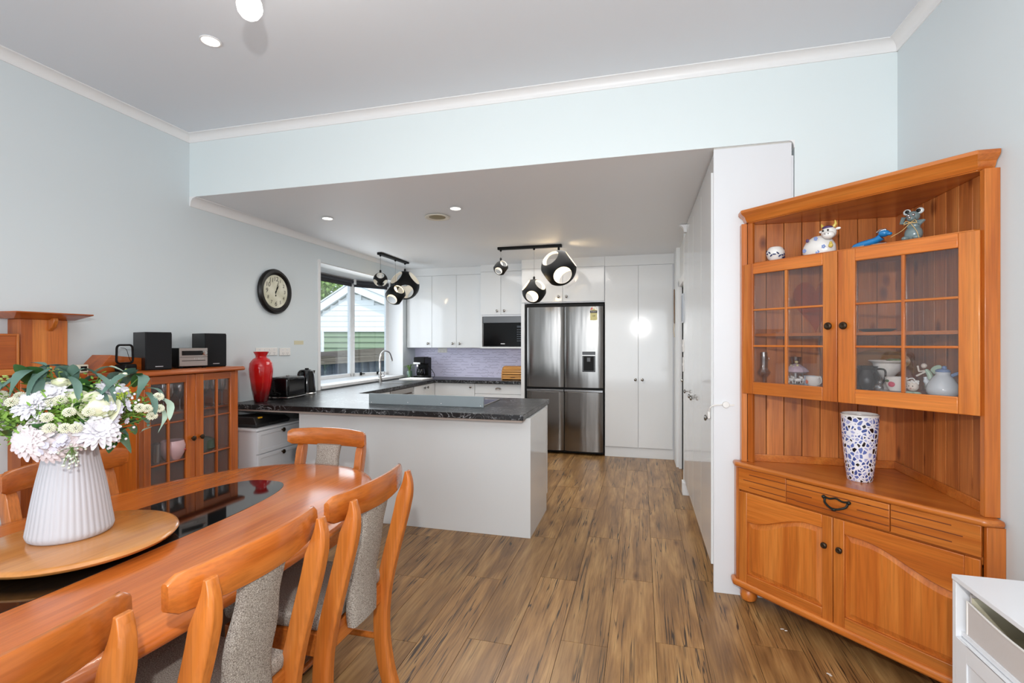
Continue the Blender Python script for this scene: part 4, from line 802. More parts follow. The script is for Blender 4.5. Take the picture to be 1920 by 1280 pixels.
# chairs
PROF = [(.228, 0), (.205, .08), (.188, .18), (.183, .28), (.190, .38), (.206, .47), (.228, .56), (.252, .65), (.276, .74), (.293, .82), (.300, .87), (.296, .912)]
def make_chair(name='dining_chair'):
    t = thing(name, '', 'chair')
    for sy in (-1, 1):
        rings = []
        for i, (x, z) in enumerate([(p.x, p.z) for p in fcurve([(a, 0, b) for a, b in PROF], 4)]):
            q_ = max(0, (z-.8)/.115); dx = .031*(1-.8*q_**1.3); w = .021*(1-.3*q_)
            dx = max(dx, .006); xo = x+.006*q_
            rings.append([(xo-dx, sy*.20-w, z), (xo-dx*.5, sy*.20-w*1.12, z), (xo+dx*.55, sy*.20-w*1.12, z), (xo+dx, sy*.20-w*.7, z), (xo+dx, sy*.20+w*.7, z), (xo+dx*.55, sy*.20+w*1.12, z), (xo-dx*.5, sy*.20+w*1.12, z), (xo-dx, sy*.20+w, z)])
        MB().loft(rings).build('leg', post_z, t, .002, angle=42)
        MB().loft([[(-.205+a, sy*.195+b, 0) for a, b in ((-.017, -.017), (.017, -.017), (.017, .017), (-.017, .017))], [(-.2+a, sy*.195+b, .42) for a, b in ((-.022, -.022), (.022, -.022), (.022, .022), (-.022, .022))]]).build('leg', post_z, t, .004)
        B('side_rail', rail_x, -.18, .165, sy*.195-.012, sy*.195+.012, .355, .435, t, .003); MB().tube([(-.19, sy*.195, .2), (.17, sy*.195, .2)], .013, 12).build('stretcher', post_z, t)
    B('front_rail', rail_x, -.215, -.19, -.18, .18, .355, .435, t, .003); B('back_rail', rail_x, .165, .19, -.18, .18, .355, .435, t, .003); MB().tube([(0, -.19, .2), (0, .19, .2)], .012, 12).build('stretcher', post_z, t)
    # top rail: curved in plan, arched, rounded ends
    N = 24; rings = []
    for i in range(N+1):
        u = -1+2*i/N; y = u*.258; bx = .286-.050*(u*u); e = max(0, abs(u)-.93)/.07; rnd = .013*e*e
        zt = .938-.010*u*u-rnd; zb = .834+.006*u*u+rnd; th = .0095
        rings.append([(bx-th, y, zb+.004), (bx-th+.004, y, zb), (bx+th-.004, y, zb), (bx+th, y, zb+.004), (bx+th+.002, y, (zt+zb)/2), (bx+th, y, zt-.006), (bx+th-.005, y, zt), (bx-th+.005, y, zt), (bx-th, y, zt-.006), (bx-th, y, (zt+zb)/2)])
    MB().loft(rings).build('top_rail', rail_x, t, angle=50)
    # upholstered back strip
    rings = []
    for p in fcurve([(.212, 0, .395), (.210, 0, .46), (.213, 0, .54), (.226, 0, .63), (.243, 0, .72), (.258, 0, .79), (.268, 0, .842)], 4):
        x, z = p.x, p.z; h = .019; w = .082+.005*math.sin(z*31)-.010*max(0, (z-.6)/.24)
        rings.append([(x-h, -w+.008, z), (x-h*.6, -w, z), (x+h*.6, -w, z), (x+h, -w+.012, z), (x+h+.004, 0, z), (x+h, w-.012, z), (x+h*.6, w, z), (x-h*.6, w, z), (x-h, w-.008, z), (x-h-.003, 0, z)])
    MB().loft(rings).build('back_pad', tweed, t, angle=70)
    MB().loft([[(sx*.205*s-.022, sy*.212*s, z) for sx, sy in ((-1, -1), (1, -.92), (1, .92), (-1, 1))] for s, z in ((.95, .435), (1, .445), (1.01, .47), (.99, .487), (.9, .496), (.6, .5))]).build('seat', tweed, t, .012, seg=3, angle=60)
    return t
chair = make_chair()
CH = [((-1.25, 1.68), 0, 'wooden dining chair on the right of the table, nearest the kitchen'),
      ((-1.255, 1.11), 0, 'wooden dining chair second from the kitchen on the right of the table'),
      ((-1.30, .55), R(-1), 'wooden dining chair at bottom left corner, only top rail and post in view'),
      ((-1.80, 2.29), R(91), 'wooden dining chair at the far end of the table facing the camera'),
      ((-2.24, 1.635), R(183), 'wooden dining chair on the far side of the table behind the white vase')]
for i, (p, rz, lb) in enumerate(CH):
    c = chair if i == 0 else copy_tree(chair)
    c.location = (p[0], p[1], 0); c.rotation_euler = (0, 0, rz); c['label'] = lb; c['group'] = 'matching dining chairs around the oval table'

# ------------------------------------------------------------------ white vase and flowers
VX, VY = -1.89, 1.24
wv = thing('ribbed_white_vase', 'large white fluted ceramic vase of flowers on the turntable', 'vase', (VX, VY, SZ))
vm, n_, l_, p_ = newmat('vase_ceramic'); p_.inputs['Base Color'].default_value = srgb(196, 194, 199); p_.inputs['Roughness'].default_value = .5
pr = [(.001, 0), (.104, 0), (.112, .006), (.116, .02), (.110, .06), (.100, .13), (.088, .20), (.078, .25), (.072, .285), (.070, .30), (.064, .30), (.066, .28), (.001, .27)]
prr = [pr[0], pr[1], pr[2], pr[3]]+[(p.x, p.z) for p in fcurve([(a, 0, b) for a, b in pr[3:10]], 3)][1:]+pr[10:]
MB().lathe(prr, 200, flute=lambda a, h: 1+(.026*(abs(math.sin(a*20))**.7-.6) if .015 < h < .292 else 0)).build('body', vm, wv, angle=60)
CV = Vector((-.84, .54, 0))   # away from the camera
SD = Vector((.54, .84, 0))    # screen right
def fp(px, py, dep=0.0):
    """a spot in the bouquet, given by its bearing and height seen from the camera and its depth dep in front of the vase axis"""
    r, u = (px-960)/918.04, -(py-642.16)/918.04; c_, s_ = math.cos(.25715), math.sin(.25715); d = Vector((r*c_-s_, r*s_+c_, u))
    return Vector((0, 0, 1.45))+d*((2.26-dep)/math.hypot(d.x, d.y))
stemm = M('flower_stem', (96, 128, 60), .5); eu = M('eucalyptus_leaf', (92, 122, 110), .55, noise=.18); eu2 = M('eucalyptus_pale', (158, 178, 160), .55, noise=.1); gl = M('rose_leaf', (58, 98, 50), .45, noise=.25); gr2 = M('fern_green', (122, 160, 66), .5, noise=.25)
mumw = M('mum_white', (236, 234, 240), .6, noise=.04); mumb = M('mum_blush', (228, 218, 220), .6, noise=.06); creamm = M('rose_cream', (234, 236, 206), .6, noise=.07); btn_m = M('button_cream', (240, 240, 218), .6, noise=.06); hyd = M('hydrangea_white', (214, 212, 226), .6, noise=.06); lime = M('lime_bud', (176, 196, 70), .5)
MOUTH = Vector((VX, VY, SZ+.27))
def flower(name, label, cat, px, py, dep, group=None):
    p = fp(px, py, dep); t = thing(name, label, cat, p, 0, group)
    d = MOUTH-p; MB().tube([Vector((0, 0, 0)), d*.5+Vector((0, 0, .02)), d+Vector((random.uniform(-.03, .03), random.uniform(-.03, .03), -.03))], .0022, 6).build('stem', stemm, t); return t
def mum(t, r, nrm, mat, layers=5, n=17, droop=0.0):
    mb = MB(); q = Vector(nrm).normalized().to_track_quat('Z', 'Y').to_matrix()
    for Ly in range(layers):
        el = .08+Ly*.30; L_ = r*(1-.13*Ly); N = n-2*Ly
        for k in range(N):
            a = 2*PI*(k+.5*(Ly % 2))/N+random.uniform(-.08, .08); e = el+random.uniform(-.1, .1); w = r*.115; rows = []
            for s in (0, .3, .6, .85, 1):
                rad = L_*s; h = r*.12*Ly*.3+math.sin(e)*rad*(1-.15*s)-droop*s*s*r*.3; rad *= math.cos(e*.8); ww = w*(.35+1.0*math.sin(PI*min(.93, .15+s*.75))); 
                if s == 1: ww = w*.35
                c_ = Vector((rad*math.cos(a), rad*math.sin(a), h)); sd = Vector((-math.sin(a), math.cos(a), 0))*ww; up = Vector((0, 0, ww*.5))
                rows.append([q @ (c_-sd+up), q @ c_, q @ (c_+sd+up)])
            mb.loft(rows, cap=False, closed=False)
    return mb.build('petals', mat, t, angle=80)
MUMS = [((97, 742, .05), .066, (.6, -.5, .6), mumw, 'white chrysanthemum at the upper left of the bouquet'),
        ((60, 760, .10), .055, (.4, -.6, .6), mumw, 'white chrysanthemum beside the left edge of the bouquet'),
        ((208, 738, .04), .064, (.7, -.2, .7), mumw, 'white chrysanthemum at the upper right of the bouquet'),
        ((183, 806, .15), .066, (.75, -.3, .35), mumw, 'large white chrysanthemum at the front right above the rim'),
        ((62, 822, .12), .074, (.4, -.8, .15), mumb, 'large blush chrysanthemum drooping over the left of the rim'),
        ((92, 838, .13), .056, (.5, -.7, .0), mumb, 'smaller blush chrysanthemum hanging lowest at the left'),
        ((140, 822, .15), .045, (.7, -.4, .1), mumb, 'small white chrysanthemum at the centre of the vase rim')]
for (p, r, nr, m_, lb) in MUMS: t = flower('chrysanthemum', lb, 'flower', *p, group='chrysanthemums in the vase'); mum(t, r, nr, m_, droop=1.1 if m_ is mumb else .4)
def rose(t, r, nrm, mat, n=13):
    q = Vector(nrm).normalized().to_track_quat('Z', 'Y').to_matrix()
    for k in range(n):
        u = k/(n-1); a0 = k*2.4; top = r*(.30+.72*u); span = 2.6-1.0*u; H = r*(1.0-.38*u); rows = []; mb = MB()
        for i in range(6):
            s = i/5; row = []
            for j in range(9):
                f = (j/8-.5); edge = 1-(2*abs(f))**3*.35; a = a0+f*span*(.55+.45*s)
                rad = top*(.25+.75*math.sin(min(1, s*1.15)*PI/2))*(1+.16*u*max(0, s-.7)/.3)*(1-.05*math.cos(2*PI*f)*s); hh = H*s*edge-.45*r-.10*r*u*max(0, s-.75)/.25
                row.append(q @ Vector((rad*math.cos(a), rad*math.sin(a), hh)))
            rows.append(row)
        mb.loft(rows, cap=False, closed=False).build('petal', mat, t, angle=120)
ROSES = [((114, 717, .05), .030, (.2, -.1, 1), 'small cream rosebud near the top of the bouquet'), ((142, 748, .08), .040, (.5, -.3, .7), 'cream rose at the centre of the bouquet'), ((183, 765, .13), .056, (.6, -.4, .6), 'largest cream-green rose right of the centre'), ((234, 702, .06), .014, (.3, 0, 1), 'tiny white rosebud at the top right of the bouquet')]
for (p, r, nr, lb) in ROSES: t = flower('rose', lb, 'flower', *p); MB().ball((0, 0, 0), r*.62, (1, 1, .9)).build('core', creamm, t); rose(t, r, nr, creamm, 15 if r > .02 else 7)
def button(t, r, nrm):
    q = Vector(nrm).normalized().to_track_quat('Z', 'Y').to_matrix(); mb = MB()
    for k in range(64):
        ph = math.acos(1-1.05*(k+.5)/64); th = k*2.39996; d = Vector((math.sin(ph)*math.cos(th), math.sin(ph)*math.sin(th), math.cos(ph)*.7)); a = d.orthogonal().normalized()*r*.10; b = d.cross(a).normalized()*r*.10
        c0 = q @ (d*r*.5); c1 = q @ (d*r); a = q @ a; b = q @ b
        mb.loft([[c0+a*.5, c0+b*.5, c0-a*.5, c0-b*.5], [c1+a, c1+b, c1-a, c1-b]])
    mb.build('florets', btn_m, t, smooth=False)
BL = ['cream button flower near the left edge, left of the white chrysanthemum', 'cream button flower tucked against the leftmost white chrysanthemum', 'cream button flower left of its close twin above the green needles', 'cream button flower touching its twin just left of the cream rose', 'cream button flower left of centre, below the paired ones', 'cream button flower in the centre of the green needles', 'cream button flower at lower left just above the blush chrysanthemum', 'left one of the two low button flowers above the vase rim', 'right one of the two low button flowers above the vase rim', 'cream button flower on the edge of the largest rose', 'leftmost button flower of the right-hand group', 'second button flower from the left in the right-hand group', 'highest button flower at the right edge of the bouquet', 'rightmost button flower below the highest right one', 'lowest button flower of the right-hand group', 'button flower cut by the left edge of the picture']
for px, py, dp in ((22, 754, .1), (38, 744, .07), (95, 755, .12), (113, 750, .11), (88, 783, .15), (130, 773, .16), (92, 803, .16), (122, 803, .17), (142, 803, .17), (166, 772, .18), (262, 765, .1), (276, 766, .09), (297, 744, .06), (298, 766, .07), (285, 780, .08), (2, 742, .05)):
    t = flower('button_flower', BL.pop(0), 'flower', px, py, dp, 'cream button flowers in the vase'); button(t, .018, (.6+random.uniform(-.2, .2), -.4, .6))
HY = [((215, 778, .12), 'white hydrangea cluster at the right of the bouquet'), ((205, 762, .12), 'white hydrangea cluster behind the largest rose'), ((112, 826, .15), 'lilac-white hydrangea cluster at the rim of the vase')]
for p, lb in HY:
    t = flower('hydrangea', lb, 'flower', *p); mb = MB()
    for k in range(22):
        c_ = Vector((random.gauss(0, .022), random.gauss(0, .022), random.gauss(0, .018))); n_v = (c_+Vector((.02, -.015, .015))).normalized(); a = n_v.orthogonal().normalized(); b = n_v.cross(a)
        for j in range(4):
            d = (a*math.cos(j*PI/2)+b*math.sin(j*PI/2)); e = n_v.cross(d); mb.loft([[c_-e*.001, c_+e*.001], [c_+d*.006-e*.006, c_+d*.006+e*.006], [c_+d*.011-e*.005+n_v*.002, c_+d*.011+e*.005+n_v*.002]], cap=False, closed=False)
    mb.build('florets', hyd, t, smooth=False)
def berries(p, lb, n, r, mat, spread, down=1):
    t = flower('berry_spray', lb, 'spray', *p); mb = MB(); st_ = MB()
    for k in range(n):
        e = Vector((random.gauss(0, spread), random.gauss(0, spread), random.uniform(-.06, .02)*down)); mb.ball(e, r, seg=8, rings=6); st_.tube([(0, 0, 0), e*.6+Vector((0, 0, .006)), e], .0008, 4)
    mb.build('berries', mat, t)['kind'] = 'stuff'; st_.build('twigs', stemm, t)
berries((134, 840, .16), 'pale berry spray hanging over the front of the vase', 26, .0042, M('berry_pale', (216, 222, 208), .3), .018)
berries((222, 812, .12), 'white berry spray at the right above the dark leaf', 22, .0045, mumw, .024); berries((70, 780, .13), 'white berry spray at the left of the bouquet', 16, .004, mumw, .018, -1); berries((232, 758, .1), 'white berry spray by the lime buds', 18, .0042, mumw, .02, -1)
t = flower('lime_bud_spike', 'bright lime green bud spike at the right', 'spray', 222, 745, .09); mb = MB()
for k in range(40): mb.ball((k*.0006*.5+random.gauss(0, .006), k*.0006*.8+random.gauss(0, .006), k*.0004+random.gauss(0, .005)), .0035, seg=6, rings=5)
mb.build('buds', lime, t)
# long eucalyptus leaves, arching
t = thing('eucalyptus_spray', 'long arching grey-green eucalyptus leaves on the left of the bouquet', 'foliage', fp(90, 800)); o0 = fp(90, 800)
def arc(t, o0, pts, w, mat):
    leaf([fp(*p)-o0 for p in pts], w*.8, mat, t, n=4, fold=.3)
st = MB()
for a, b in (((100, 800, 0), (60, 695, .0)), ((100, 800, 0), (88, 684, .0))): st.tube(fcurve([fp(*a)-o0, fp((a[0]+b[0])/2, (a[1]+b[1])/2-15, 0)-o0, fp(*b)-o0], 5), .0025, 6)
st.build('stem', stemm, t)
for pts, w, m_ in ((((62, 694, .05), (38, 705, .09), (18, 745, .10)), .026, eu), (((62, 694, .03), (25, 712, .06), (-15, 745, .07)), .02, eu), (((88, 684, 0), (72, 712, .05), (70, 760, .08)), .024, eu), (((95, 690, .04), (62, 715, .09), (52, 755, .1)), .014, eu), (((90, 684, 0), (115, 690, .04), (125, 705, .04)), .016, eu), (((60, 680, .0), (80, 684, .03), (104, 700, .03)), .02, eu), (((10, 715, .0), (-10, 730, .06), (-20, 770, .08)), .02, eu), (((20, 820, .06), (5, 808, .1), (-25, 822, .1)), .02, gl), (((20, 800, .06), (0, 790, .1), (-25, 800, .1)), .012, eu2)): arc(t, o0, pts, w, m_)
t = thing('eucalyptus_spray', 'long arching eucalyptus leaves drooping over the right of the bouquet', 'foliage', fp(180, 800)); o0 = fp(180, 800)
st = MB()
for a, b in (((170, 800, 0), (190, 700, .0)), ((180, 800, 0), (255, 700, .02)), ((190, 800, .02), (272, 728, .03))): st.tube(fcurve([fp(*a)-o0, fp((a[0]+b[0])/2-8, (a[1]+b[1])/2-12, 0)-o0, fp(*b)-o0], 5), .0025, 6)
st.build('stem', stemm, t)
for pts, w, m_ in ((((188, 708, .02), (160, 692, .04), (136, 704, .05)), .017, eu), (((130, 706, .05), (144, 722, .10), (147, 750, .12)), .016, eu), (((176, 700, .0), (205, 688, .03), (238, 700, .04)), .02, eu2), (((256, 700, .03), (225, 708, .1), (186, 744, .14)), .023, eu), (((182, 700, .05), (205, 722, .12), (216, 755, .14)), .014, eu), (((182, 730, .1), (196, 742, .13), (201, 760, .14)), .011, eu), (((252, 702, .03), (270, 712, .07), (256, 750, .09)), .022, eu), (((274, 727, .03), (297, 732, .05), (308, 752, .06)), .014, eu), (((274, 735, .04), (288, 750, .08), (291, 778, .09)), .015, eu), (((296, 745, .03), (318, 758, .06), (318, 788, .08)), .017, eu2), (((302, 760, .04), (309, 785, .07), (296, 812, .08)), .010, eu2), (((264, 782, .05), (276, 790, .08), (278, 800, .08)), .012, eu), (((160, 715, .0), (180, 705, .03), (210, 722, .05)), .018, eu), (((285, 800, .06), (270, 806, .08), (262, 812, .08)), .008, eu2), (((140, 690, .0), (110, 684, .02), (70, 688, .02)), .012, eu)): arc(t, o0, pts, w, m_)
t = thing('rose_foliage', 'broad dark green leaves tucked among the flowers', 'foliage', fp(150, 810)); o0 = fp(150, 810)
for pts, w in ((((205, 815, .06), (228, 822, .09), (246, 850, .1)), .03), (((200, 815, .05), (208, 830, .08), (204, 850, .09)), .02), (((226, 810, .02), (245, 800, .04), (254, 815, .05)), .022), (((80, 770, .08), (88, 752, .11), (100, 745, .12)), .022), (((60, 800, .1), (72, 795, .14), (72, 815, .14)), .018), (((160, 800, .13), (158, 785, .16), (160, 812, .16)), .012), (((145, 770, .1), (155, 755, .13), (168, 755, .14)), .02), (((150, 735, .02), (165, 722, .05), (185, 735, .06)), .026), (((110, 700, .0), (130, 695, .02), (145, 730, .03)), .02), (((85, 730, .03), (105, 725, .05), (115, 740, .06)), .016), (((20, 770, .05), (40, 760, .1), (60, 775, .1)), .018), (((130, 790, .0), (110, 740, -.02), (70, 720, 0)), .034), (((150, 790, .0), (165, 750, -.02), (170, 715, 0)), .034), (((150, 790, 0), (200, 770, .0), (235, 770, .02)), .03), (((130, 800, 0), (60, 790, .0), (20, 790, .02)), .034), (((170, 800, .02), (215, 745, 0), (250, 735, .0)), .026), (((130, 780, -.02), (90, 770, -.02), (40, 740, 0)), .03), (((165, 790, .03), (190, 800, .05), (225, 795, .05)), .024)):
    leaf([fp(*p)-o0 for p in pts], w, gl, t, fold=.15)
rq = random.Random(21)
for k in range(34):
    px, py = rq.uniform(25, 275), rq.uniform(712, 815); L_ = rq.uniform(28, 46); an_ = rq.uniform(-.6, .6)+math.atan2(py-800, px-150)
    if (px < 60 or px > 240) and py > 790: continue
    leaf([fp(px, py, .0)-o0, fp(px+L_*.5*math.cos(an_), py+L_*.5*math.sin(an_)-6, .04)-o0, fp(px+L_*math.cos(an_), py+L_*math.sin(an_), .06)-o0], rq.uniform(.016, .026), gl if k % 3 else eu, t, fold=.2)
MB().tube([(0, 0, 0), (0, 0, -.06)], .004, 6).build('stem', stemm, t)
# fine green filler
t = thing('fern_filler', 'fine bright green needle foliage filling the bouquet', 'foliage', fp(150, 800)); o0 = fp(150, 800); mb = MB(); rf = random.Random(11)
for (cx, cy, dp, sx_, sy_, n) in ((115, 785, .12, 34, 22, 520), (150, 770, .13, 26, 18, 200), (18, 785, .08, 24, 24, 330), (245, 768, .07, 28, 16, 260), (180, 735, .05, 40, 20, 200), (95, 712, .02, 26, 12, 90), (60, 800, .1, 20, 12, 100), (150, 815, .08, 60, 10, 160)):
    for k in range(n):
        c_ = fp(cx+rf.gauss(0, sx_*.7), cy+rf.gauss(0, sy_*.7), dp+rf.gauss(0, .02)-.02)-o0; d = Vector((rf.uniform(-1, 1), rf.uniform(-1, 1), rf.uniform(-.5, .8))).normalized()*rf.uniform(.012, .028); s = d.orthogonal().normalized()*.0026
        mb.bm.faces.new([mb.bm.verts.new(v) for v in (c_-s, c_+d*.5-s*1.3, c_+d, c_+d*.5+s*1.3, c_+s)])
o = mb.build('needles', gr2, t, smooth=False); o['kind'] = 'stuff'
for px, py, gl_ in ((240, 697, 'highest at the right of the bouquet'), (262, 706, 'second highest at the right'), (272, 722, 'lowest of three at the right'), (12, 710, 'at the upper left edge'), (2, 715, 'cut by the left picture edge'), (95, 695, 'left one above the rosebud'), (110, 697, 'right one above the rosebud')):
    t = flower('green_sprig', 'tiny yellow-green sprig '+gl_, 'foliage', px, py, .03, 'yellow-green sprigs in the bouquet'); mb = MB()
    for k in range(7): a = k*2.4; mb.ball((.007*math.cos(a), .007*math.sin(a), .005*(k % 3)), .0045, (1, 1, .5), 6, 5)
    mb.build('buds', M('sprig_green', (168, 186, 100), .5), t)
# ------------------------------------------------------------------ corner cabinet
K = (XR, YH); CC0 = .5975
ang = -PI/4
cc = thing('corner_cabinet', 'tall orange wooden corner cabinet with glazed upper doors and ball feet', 'cabinet', (XR-.5975*.70711, YH-.5975*.70711, 0), ang)
q2 = math.sqrt(2)
def uv(u, v): return ((v-u)/q2, CC0-(u+v)/q2)
def cpoly(L_, r_, m=0.004): return [uv(m, m), uv(m, L_), uv(r_, L_), uv(L_, r_), uv(L_, m)]
def cpr(name, mat, L_, r_, z0, z1, bev=.003, par=None): return MB().prism(cpoly(L_, r_)[::-1], z0, z1).build(name, mat, par or cc, bev)
def bar(name, mat, p, q, th, z0, z1, par=None, bev=.002):
    """upright board from p to q (local xy) with thickness th to its left"""
    a, b = Vector(p), Vector(q); d = (b-a).normalized(); n = Vector((-d.y, d.x))*th; return MB().prism([tuple(a), tuple(b), tuple(b+n), tuple(a+n)], z0, z1).build(name, mat, par or cc, bev)
# base
cpr('base_moulding', rimu_x, .825, .065, .088, .125, .012); cpr('floor_board', rimu_x, .775, .055, .125, .14)
bar('return_panel', rimu_z, uv(.785, .0), uv(.785, .06), -.02, .125, .752); bar('return_panel', rimu_z, uv(.06, .785), uv(.0, .785), -.02, .125, .752)
bar('side_panel', rimu_z, uv(.785, .004), uv(.004, .004), -.012, .125, .752, bev=0); bar('side_panel', rimu_z, uv(.004, .004), uv(.004, .785), -.012, .125, .752, bev=0)
B('face_frame', rimu_x, -.511, .511, .003, .02, .60, .752, cc); B('face_frame', rimu_x, -.511, .511, .003, .02, .125, .14, cc)
for xx, yy in ((-.487, .04), (.487, .04), (0, .50)): MB().lathe([(.001, 0), (.022, .002), (.038, .014), (.045, .036), (.042, .062), (.03, .08), (.02, .088), (.02, .095), (.001, .096)], 28, (xx, yy, 0)).build('ball_foot', rimu_z, cc)
cpr('counter_board', rimu_x, .815, .07, .753, .781, .011)
def groove(par, x0, x1, z, y): B('groove', M('groove_brown', (112, 52, 18), .6), x0, x1, y-.0006, y+.002, z-.0022, z+.0022, par)
fy = -.016
a = B('left_panel', rimu_x, -.511, -.2425, fy, .003, .631, .752, cc, .002); [groove(a, x0, -.244, z, fy) for x0, z in ((-.446, .724), (-.481, .69), (-.446, .656))]
d_ = B('drawer', rimu_x, -.2395, .213, fy-.002, .003, .631, .75, cc, .003); [groove(d_, -.238, x1, z, fy-.002) for x1, z in ((-.19, .724), (-.112, .69), (-.19, .656))]; [groove(d_, x0, .211, z, fy-.002) for x0, z in ((.12, .724), (.086, .69), (.12, .656))]
groove(d_, -.19, .14, .724, fy-.002); groove(d_, -.19, .14, .654, fy-.002)
a = B('right_panel', rimu_x, .216, .511, fy, .003, .631, .752, cc, .002); [groove(a, .218, x1, z, fy) for x1, z in ((.422, .727), (.457, .694), (.424, .662))]
hp = fcurve([(-.05, -.02, .708), (-.046, -.03, .69), (-.02, -.042, .676), (0, -.045, .672), (.02, -.042, .676), (.046, -.03, .69), (.05, -.02, .708)], 5)
iron = M('black_iron', (40, 42, 38), .45, .6)
hh = MB().tube([(p.x, p.y, p.z) for p in hp], .0052, 8).build('drawer_handle', iron, d_); MB().tube(fcurve([(-.06, -.02, .716), (-.03, -.024, .71), (0, -.022, .718), (.03, -.024, .71), (.06, -.02, .716)], 5), .0045, 8).ball((-.055, -.022, .712), .009).ball((.055, -.022, .712), .009).ball((0, -.044, .67), .009, (1.3, 1, .8)).build('handle_backplate', iron, hh)
# lower doors with arched raised panel
def arch(x0, x1, lo, hi, outer_left, n=16):
    out = []
    for i in range(n+1):
        u = i/n; s = u if outer_left else 1-u; s2 = max(0, min(1, (s-.04)/.8)); e = s2*s2*(3-2*s2); out.append((x0+(x1-x0)*u, lo+(hi-lo)*e))
    return out
def lower_door(x0, x1, outer_left, kx):
    z0, z1 = .118, .622; y0, y1 = fy, .003; sl = .048
    d = B('door', rimu_z, x0, x0+sl, y0, y1, z0, z1, cc, .003); B('stile', rimu_z, x1-sl, x1, y0, y1, z0, z1, d, .003); B('bottom_rail', rimu_x, x0+sl, x1-sl, y0, y1, z0, z0+.055, d, .003)
    ar = arch(x0+sl, x1-sl, .462, .558, outer_left)
    MB().prism([(x1-sl, z1), (x0+sl, z1)]+ar, y0, y1, 'y').build('top_rail', rimu_x, d, .0025)
    B('panel_back', rimu_z, x0+sl, x1-sl, -.002, .001, z0+.055, z1-.02, d)
    ar2 = arch(x0+sl+.028, x1-sl-.028, .462-.028, .558-.028, outer_left); ar3 = arch(x0+sl+.004, x1-sl-.004, .458, .554, outer_left)
    P1 = [(x1-sl-.004, z0+.059), (x0+sl+.004, z0+.059)]+ar3; P2 = [(x1-sl-.028, z0+.083), (x0+sl+.028, z0+.083)]+ar2
    MB().loft([[(a_, -.002, b_) for a_, b_ in P1], [(a_, -.011, b_) for a_, b_ in P2], [(a_, -.0115, b_) for a_, b_ in P2]]).build('raised_panel', rimu_z, d, smooth=False)
    MB().lathe([(.001, -.022), (.008, -.024), (.013, -.021), (.015, -.016), (.008, -.010), (.007, .0), (.001, .001)], 20, (kx, y0, .482), 'y').build('knob', bronze, d)
lower_door(-.509, -.0185, True, -.05); lower_door(-.0155, .509, False, .017)
# upper hutch
UY = .0354
cpr('hutch_top', rimu_x, .74, .055, 2.118, 2.135); MB().loft([[(*p, z) for p in cpoly(L_, r_)] for L_, r_, z in ((.748, .058, 2.122), (.756, .062, 2.136), (.762, .066, 2.15), (.778, .074, 2.164), (.784, .078, 2.172), (.784, .078, 2.186), (.776, .074, 2.190))]).build('crown_moulding', rimu_x, cc, angle=25)
bar('post', rimu_z, uv(.745, .0), uv(.745, .05), -.03, .781, 2.118); bar('post', rimu_z, uv(.05, .745), uv(.0, .745), -.03, .781, 2.118)
bar('inner_post', rimu_z, uv(.745, .05), uv(.70, .095), -.0, .781, 2.118) if False else None
B('hutch_stile', rimu_z, -.4914, -.462, UY+.002, UY+.022, .781, 2.118, cc, .002); 
nb = 8; bwid = .72/nb; bm1 = None
for k in range(nb):
    u0 = .012+k*bwid; 
    for side in (0, 1):
        p, q = (uv(u0+bwid-.003, .006), uv(u0+.0, .006)) if side == 0 else (uv(.006, u0), uv(.006, u0+bwid-.003))
        bar('back_board', knot_z, p, q, -.010, .782, 2.118, bev=.002)
bar('back_panel', dark, uv(.74, .002), uv(.002, .002), -.003, .782, 2.118, bev=0); bar('back_panel', dark, uv(.002, .002), uv(.002, .74), -.003, .782, 2.118, bev=0)
bar('skirting_rail', rimu_x, uv(.72, .017), uv(.017, .017), -.010, .781, .822); bar('skirting_rail', rimu_x, uv(.017, .017), uv(.017, .72), -.010, .781, .822)
for z in (1.898, 1.50, 1.222): cpr('shelf', rimu_x, .71, .05, z-.016, z, .002)
B('shelf_lip', rimu_x, -.46, .46, UY+.005, UY+.02, 1.165, 1.222, cc, .002)
def hutch_door(x0, x1, sl, sr, kx, ol):
    z0, z1 = 1.166, 1.886; y0, y1 = UY-.02, UY+.0; tr_, br_ = .058, .068
    d = B('door', rimu_z, x0, x0+sl, y0, y1, z0, z1, cc, .003); B('stile', rimu_z, x1-sr, x1, y0, y1, z0, z1, d, .003); B('rail', rimu_x, x0+sl, x1-sr, y0, y1, z1-tr_, z1, d, .003); B('rail', rimu_x, x0+sl, x1-sr, y0, y1, z0, z0+br_, d, .003)
    gx0, gx1, gz0, gz1 = x0+sl, x1-sr, z0+br_, z1-tr_
    B('glazing_bar', rimu_z, (gx0+gx1)/2-.0065, (gx0+gx1)/2+.0065, y0+.002, y1-.002, gz0, gz1, d, .002)
    for j in (1, 2): zz = gz0+(gz1-gz0)*j/3; B('glazing_bar', rimu_x, gx0, gx1, y0+.003, y1-.002, zz-.005, zz+.005, d, .002)
    for i in range(2):
        for j in range(3): B('pane', cabglass, gx0+(gx1-gx0)*i/2, gx0+(gx1-gx0)*(i+1)/2, y1-.007, y1-.004, gz0+(gz1-gz0)*j/3, gz0+(gz1-gz0)*(j+1)/3, d)
    MB().lathe([(.001, -.024), (.010, -.026), (.016, -.022), (.018, -.016), (.008, -.010), (.007, .0), (.001, .001)], 20, (kx, y0, 1.53), 'y').build('knob', bronze, d)
hutch_door(-.508, -.0135, .062, .066, -.047, 1); hutch_door(-.0105, .4985, .073, .066, .02, 0)

